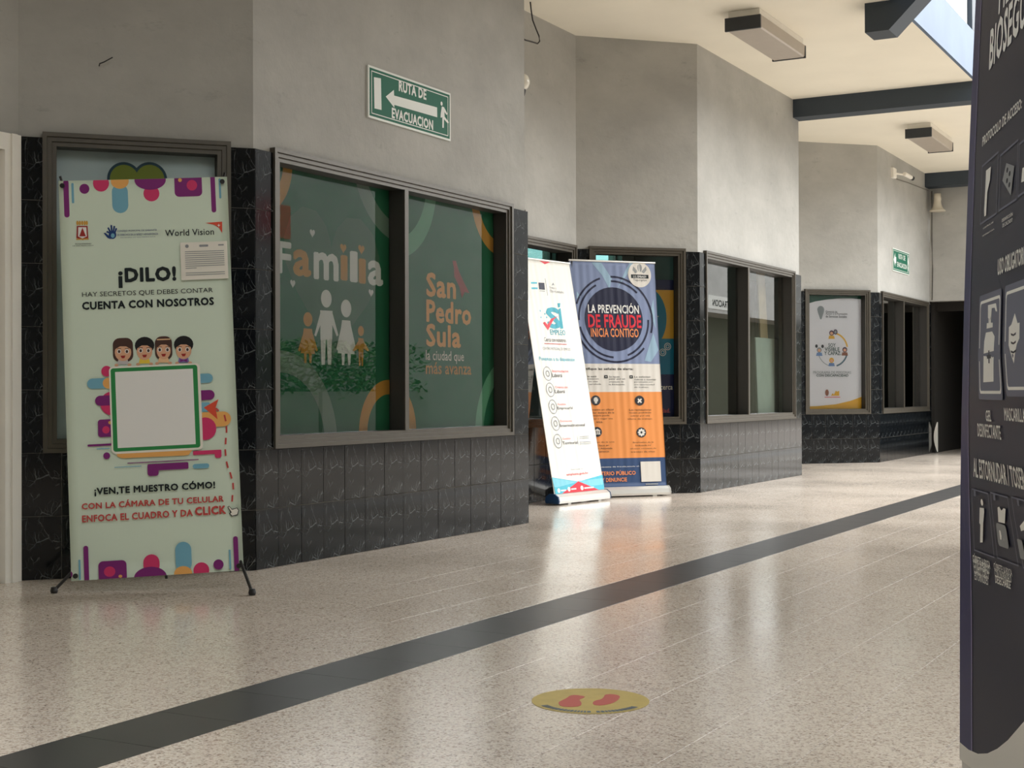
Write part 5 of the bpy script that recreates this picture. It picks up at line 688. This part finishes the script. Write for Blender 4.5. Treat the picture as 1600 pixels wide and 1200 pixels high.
# ------------------------------------------------------------------ ceiling lights
M_DIFF = mat('ribbed_diffuser', (176, 166, 154), .35, vary=.04, scale=8)
M_ENDC = mat('dark_end_cap', (44, 48, 52), .5)
def clight(x0, x1, y0, y1, label):
    t = thing('ceiling_light', label, 'light', ((x0 + x1) / 2, (y0 + y1) / 2, CEIL), 0, 'ceiling lights')
    w, l = (x1 - x0) / 2, (y1 - y0) / 2
    MB().box(-w * .9, w * .9, -l * .96, l * .96, -.06, -.001).build('housing', M_WHITE, t)
    MB().prism([(-w, -.06), (-w * .98, -.15), (-w * .9, -.16), (w * .9, -.16), (w * .98, -.15), (w, -.06)], 'y', -l + .012, l - .012).build('diffuser', M_DIFF, t)
    for s_ in (-1, 1): MB().box(-w * 1.02, w * 1.02, s_ * l - .012, s_ * l + .012, -.165, -.06).build('end_cap', M_ENDC, t)
clight(-3.98, -3.69, 10.85, 12.03, 'nearer unlit ceiling light before the dark beam')
clight(-3.88, -3.59, 16.45, 17.60, 'farther unlit ceiling light beyond the dark beam')
# ------------------------------------------------------------------ globe lamp on the return wall
gl = thing('wall_lamp', 'white globe wall lamp on black bracket peeking past the corner', 'lamp', (-4.888, 8.90, 3.0), math.radians(135))
MB().lathe([(.001, -.064), (.03, -.058), (.05, -.042), (.062, -.018), (.065, .0), (.062, .02), (.05, .042), (.03, .058), (.001, .065)], 24, (0, -.09, .09)).build('globe', mat('opal_glass', (232, 228, 214), .25), gl, True)
MB().lathe([(0, -.045), (.02, -.045), (.03, -.02), (.036, .005), (.036, .015), (0, .015)], 16, (0, -.09, .02)).build('globe_holder', M_BLACK, gl)
MB().tube([(0, -.09, -.02), (0, -.085, -.06), (0, -.05, -.09), (0, .012, -.08)], .008).box(-.03, .03, .008, .02, -.13, -.03).build('bracket', M_BLACK, gl)
# ------------------------------------------------------------------ hanging cable, nail
cb = MB().tube([(-5.2, 9.82, 3.915), (-5.2, 9.835, 3.85), (-5.2, 9.86, 3.78), (-5.2, 9.92, 3.72), (-5.2, 9.965, 3.68), (-5.2, 9.975, 3.64), (-5.2, 9.94, 3.615), (-5.2, 9.887, 3.612), (-5.2, 9.74, 3.60), (-5.23, 9.45, 3.62), (-5.27, 9.29, 3.63)], .006, 6).build('loose_cable', M_BLACK); tag(cb, 'loose dark cable looping below the ceiling in the recess', 'cable')
nl = MB().tube([(0, .02, 0), (0, -.015, .003), (.02, -.016, .012), (.06, -.012, .038)], .003, 6).build('bent_wire_hook', M_BLACK, None, False, (C0[0] + .361 * math.cos(rzA1), C0[1] + .361 * math.sin(rzA1), 2.462), rzA1); tag(nl, 'small bent wire stuck in the wall above the mint banner', 'hook')
# ------------------------------------------------------------------ security camera and horn
cm = thing('security_camera', 'small white security camera on the farthest long wall', 'camera', (C6[0], C6[1], 0), rzB3)
MB().bevbox(.68, .82, -.025, .02, 3.61, 3.74, .01).build('junction_box', M_WHITE, cm)
MB().tube([(.76, -.02, 3.67), (.82, -.09, 3.66), (.86, -.13, 3.657)], .012).build('bracket', M_WHITE, cm)
MB().tube([(.82, -.12, 3.665), (.98, -.17, 3.635)], .026, 14).build('body', M_WHITE, cm); MB().tube([(.98, -.17, 3.635), (1.02, -.182, 3.627)], .028, 14).build('lens_hood', M_BLACK, cm)
MB().tube([(.80, .015, 3.62), (1.6, .012, 3.66), (2.8, .012, 3.70)], .005, 6).build('cable', mat('grey_cable', (120, 116, 108), .6), cm)
hn = thing('horn_speaker', 'pale horn loudspeaker pointing down below the end beam', 'speaker', (-4.375, 20.40, 3.39), 0)
MB().lathe([(.001, .03), (.075, .008), (.112, 0), (.108, .012), (.08, .035), (.062, .075), (.052, .12), (.048, .165), (.05, .168), (.05, .245), (.001, .25)], 26).build('horn', mat('ivory_plastic', (214, 206, 188), .5), hn, True)
MB().box(-.02, .02, .04, .164, .17, .21).build('wall_bracket', M_WHITE, hn)
cb = MB().tube([(-4.485, 20.555, 3.70), (-4.487, 20.556, 3.0), (-4.478, 20.556, 2.6), (-4.488, 20.556, 2.16)], .006, 6).build('speaker_cable', mat('dark_cable', (70, 66, 60), .6)); tag(cb, 'thin dark cable running down the end wall corner below the horn', 'cable')
# ------------------------------------------------------------------ things inside the second bay's window
def on_wall(P, rz, x, y, z): return (P[0] + x * math.cos(rz) - y * math.sin(rz), P[1] + x * math.sin(rz) + y * math.cos(rz), z)
tbl = thing('work_table', 'low table inside the second bay window', 'table', on_wall(C4, rzB2, 0, 0, 0), rzB2)
MB().box(1.35, 2.86, .19, .75, .56, .60).build('table_top', mat('pale_laminate', (150, 150, 140), .5), tbl)
for x in (1.4, 2.8):
    for y in (.22, .7): MB().box(x, x + .04, y, y + .04, 0, .56).build('leg', M_REVEAL, tbl)
wb = MB().prism([(.20, .60), (.215, .60), (.245, 1.43), (.23, 1.43)], 'x', 2.13, 2.84).build('white_board', mat('stained_white_board', (226, 232, 222), .5, vary=.06, scale=9), None, False, on_wall(C4, rzB2, 0, 0, 0), rzB2); tag(wb, 'stained white board propped inside the double window', 'board')
pk = MB().add([(2.49, .26, .60), (2.74, .26, .60), (2.74, .275, .60), (2.49, .275, .60), (2.28, .26, 2.2), (2.50, .26, 2.2), (2.50, .275, 2.2), (2.28, .275, 2.2)], [(0, 1, 2, 3), (4, 7, 6, 5), (0, 4, 5, 1), (1, 5, 6, 2), (2, 6, 7, 3), (3, 7, 4, 0)]).build('wood_plank', mat('pale_pine', (206, 172, 132), .6, vary=.1, scale=5), None, False, on_wall(C4, rzB2, 0, 0, 0), rzB2); tag(pk, 'pale wooden plank leaning behind the white board', 'plank')
# curved white panel at the passage corner
mb = MB(); n = 10
pts = [(-4.452 - .045 * math.sin(math.pi * k / n), .02 + .42 * k / n) for k in range(n + 1)]
mb.prism(pts + [(-4.446, .44), (-4.446, .02)], 'y', 20.66, 20.70)
cv = mb.build('curved_panel', M_WHITE); tag(cv, 'small curved white panel standing at the passage corner', 'panel')
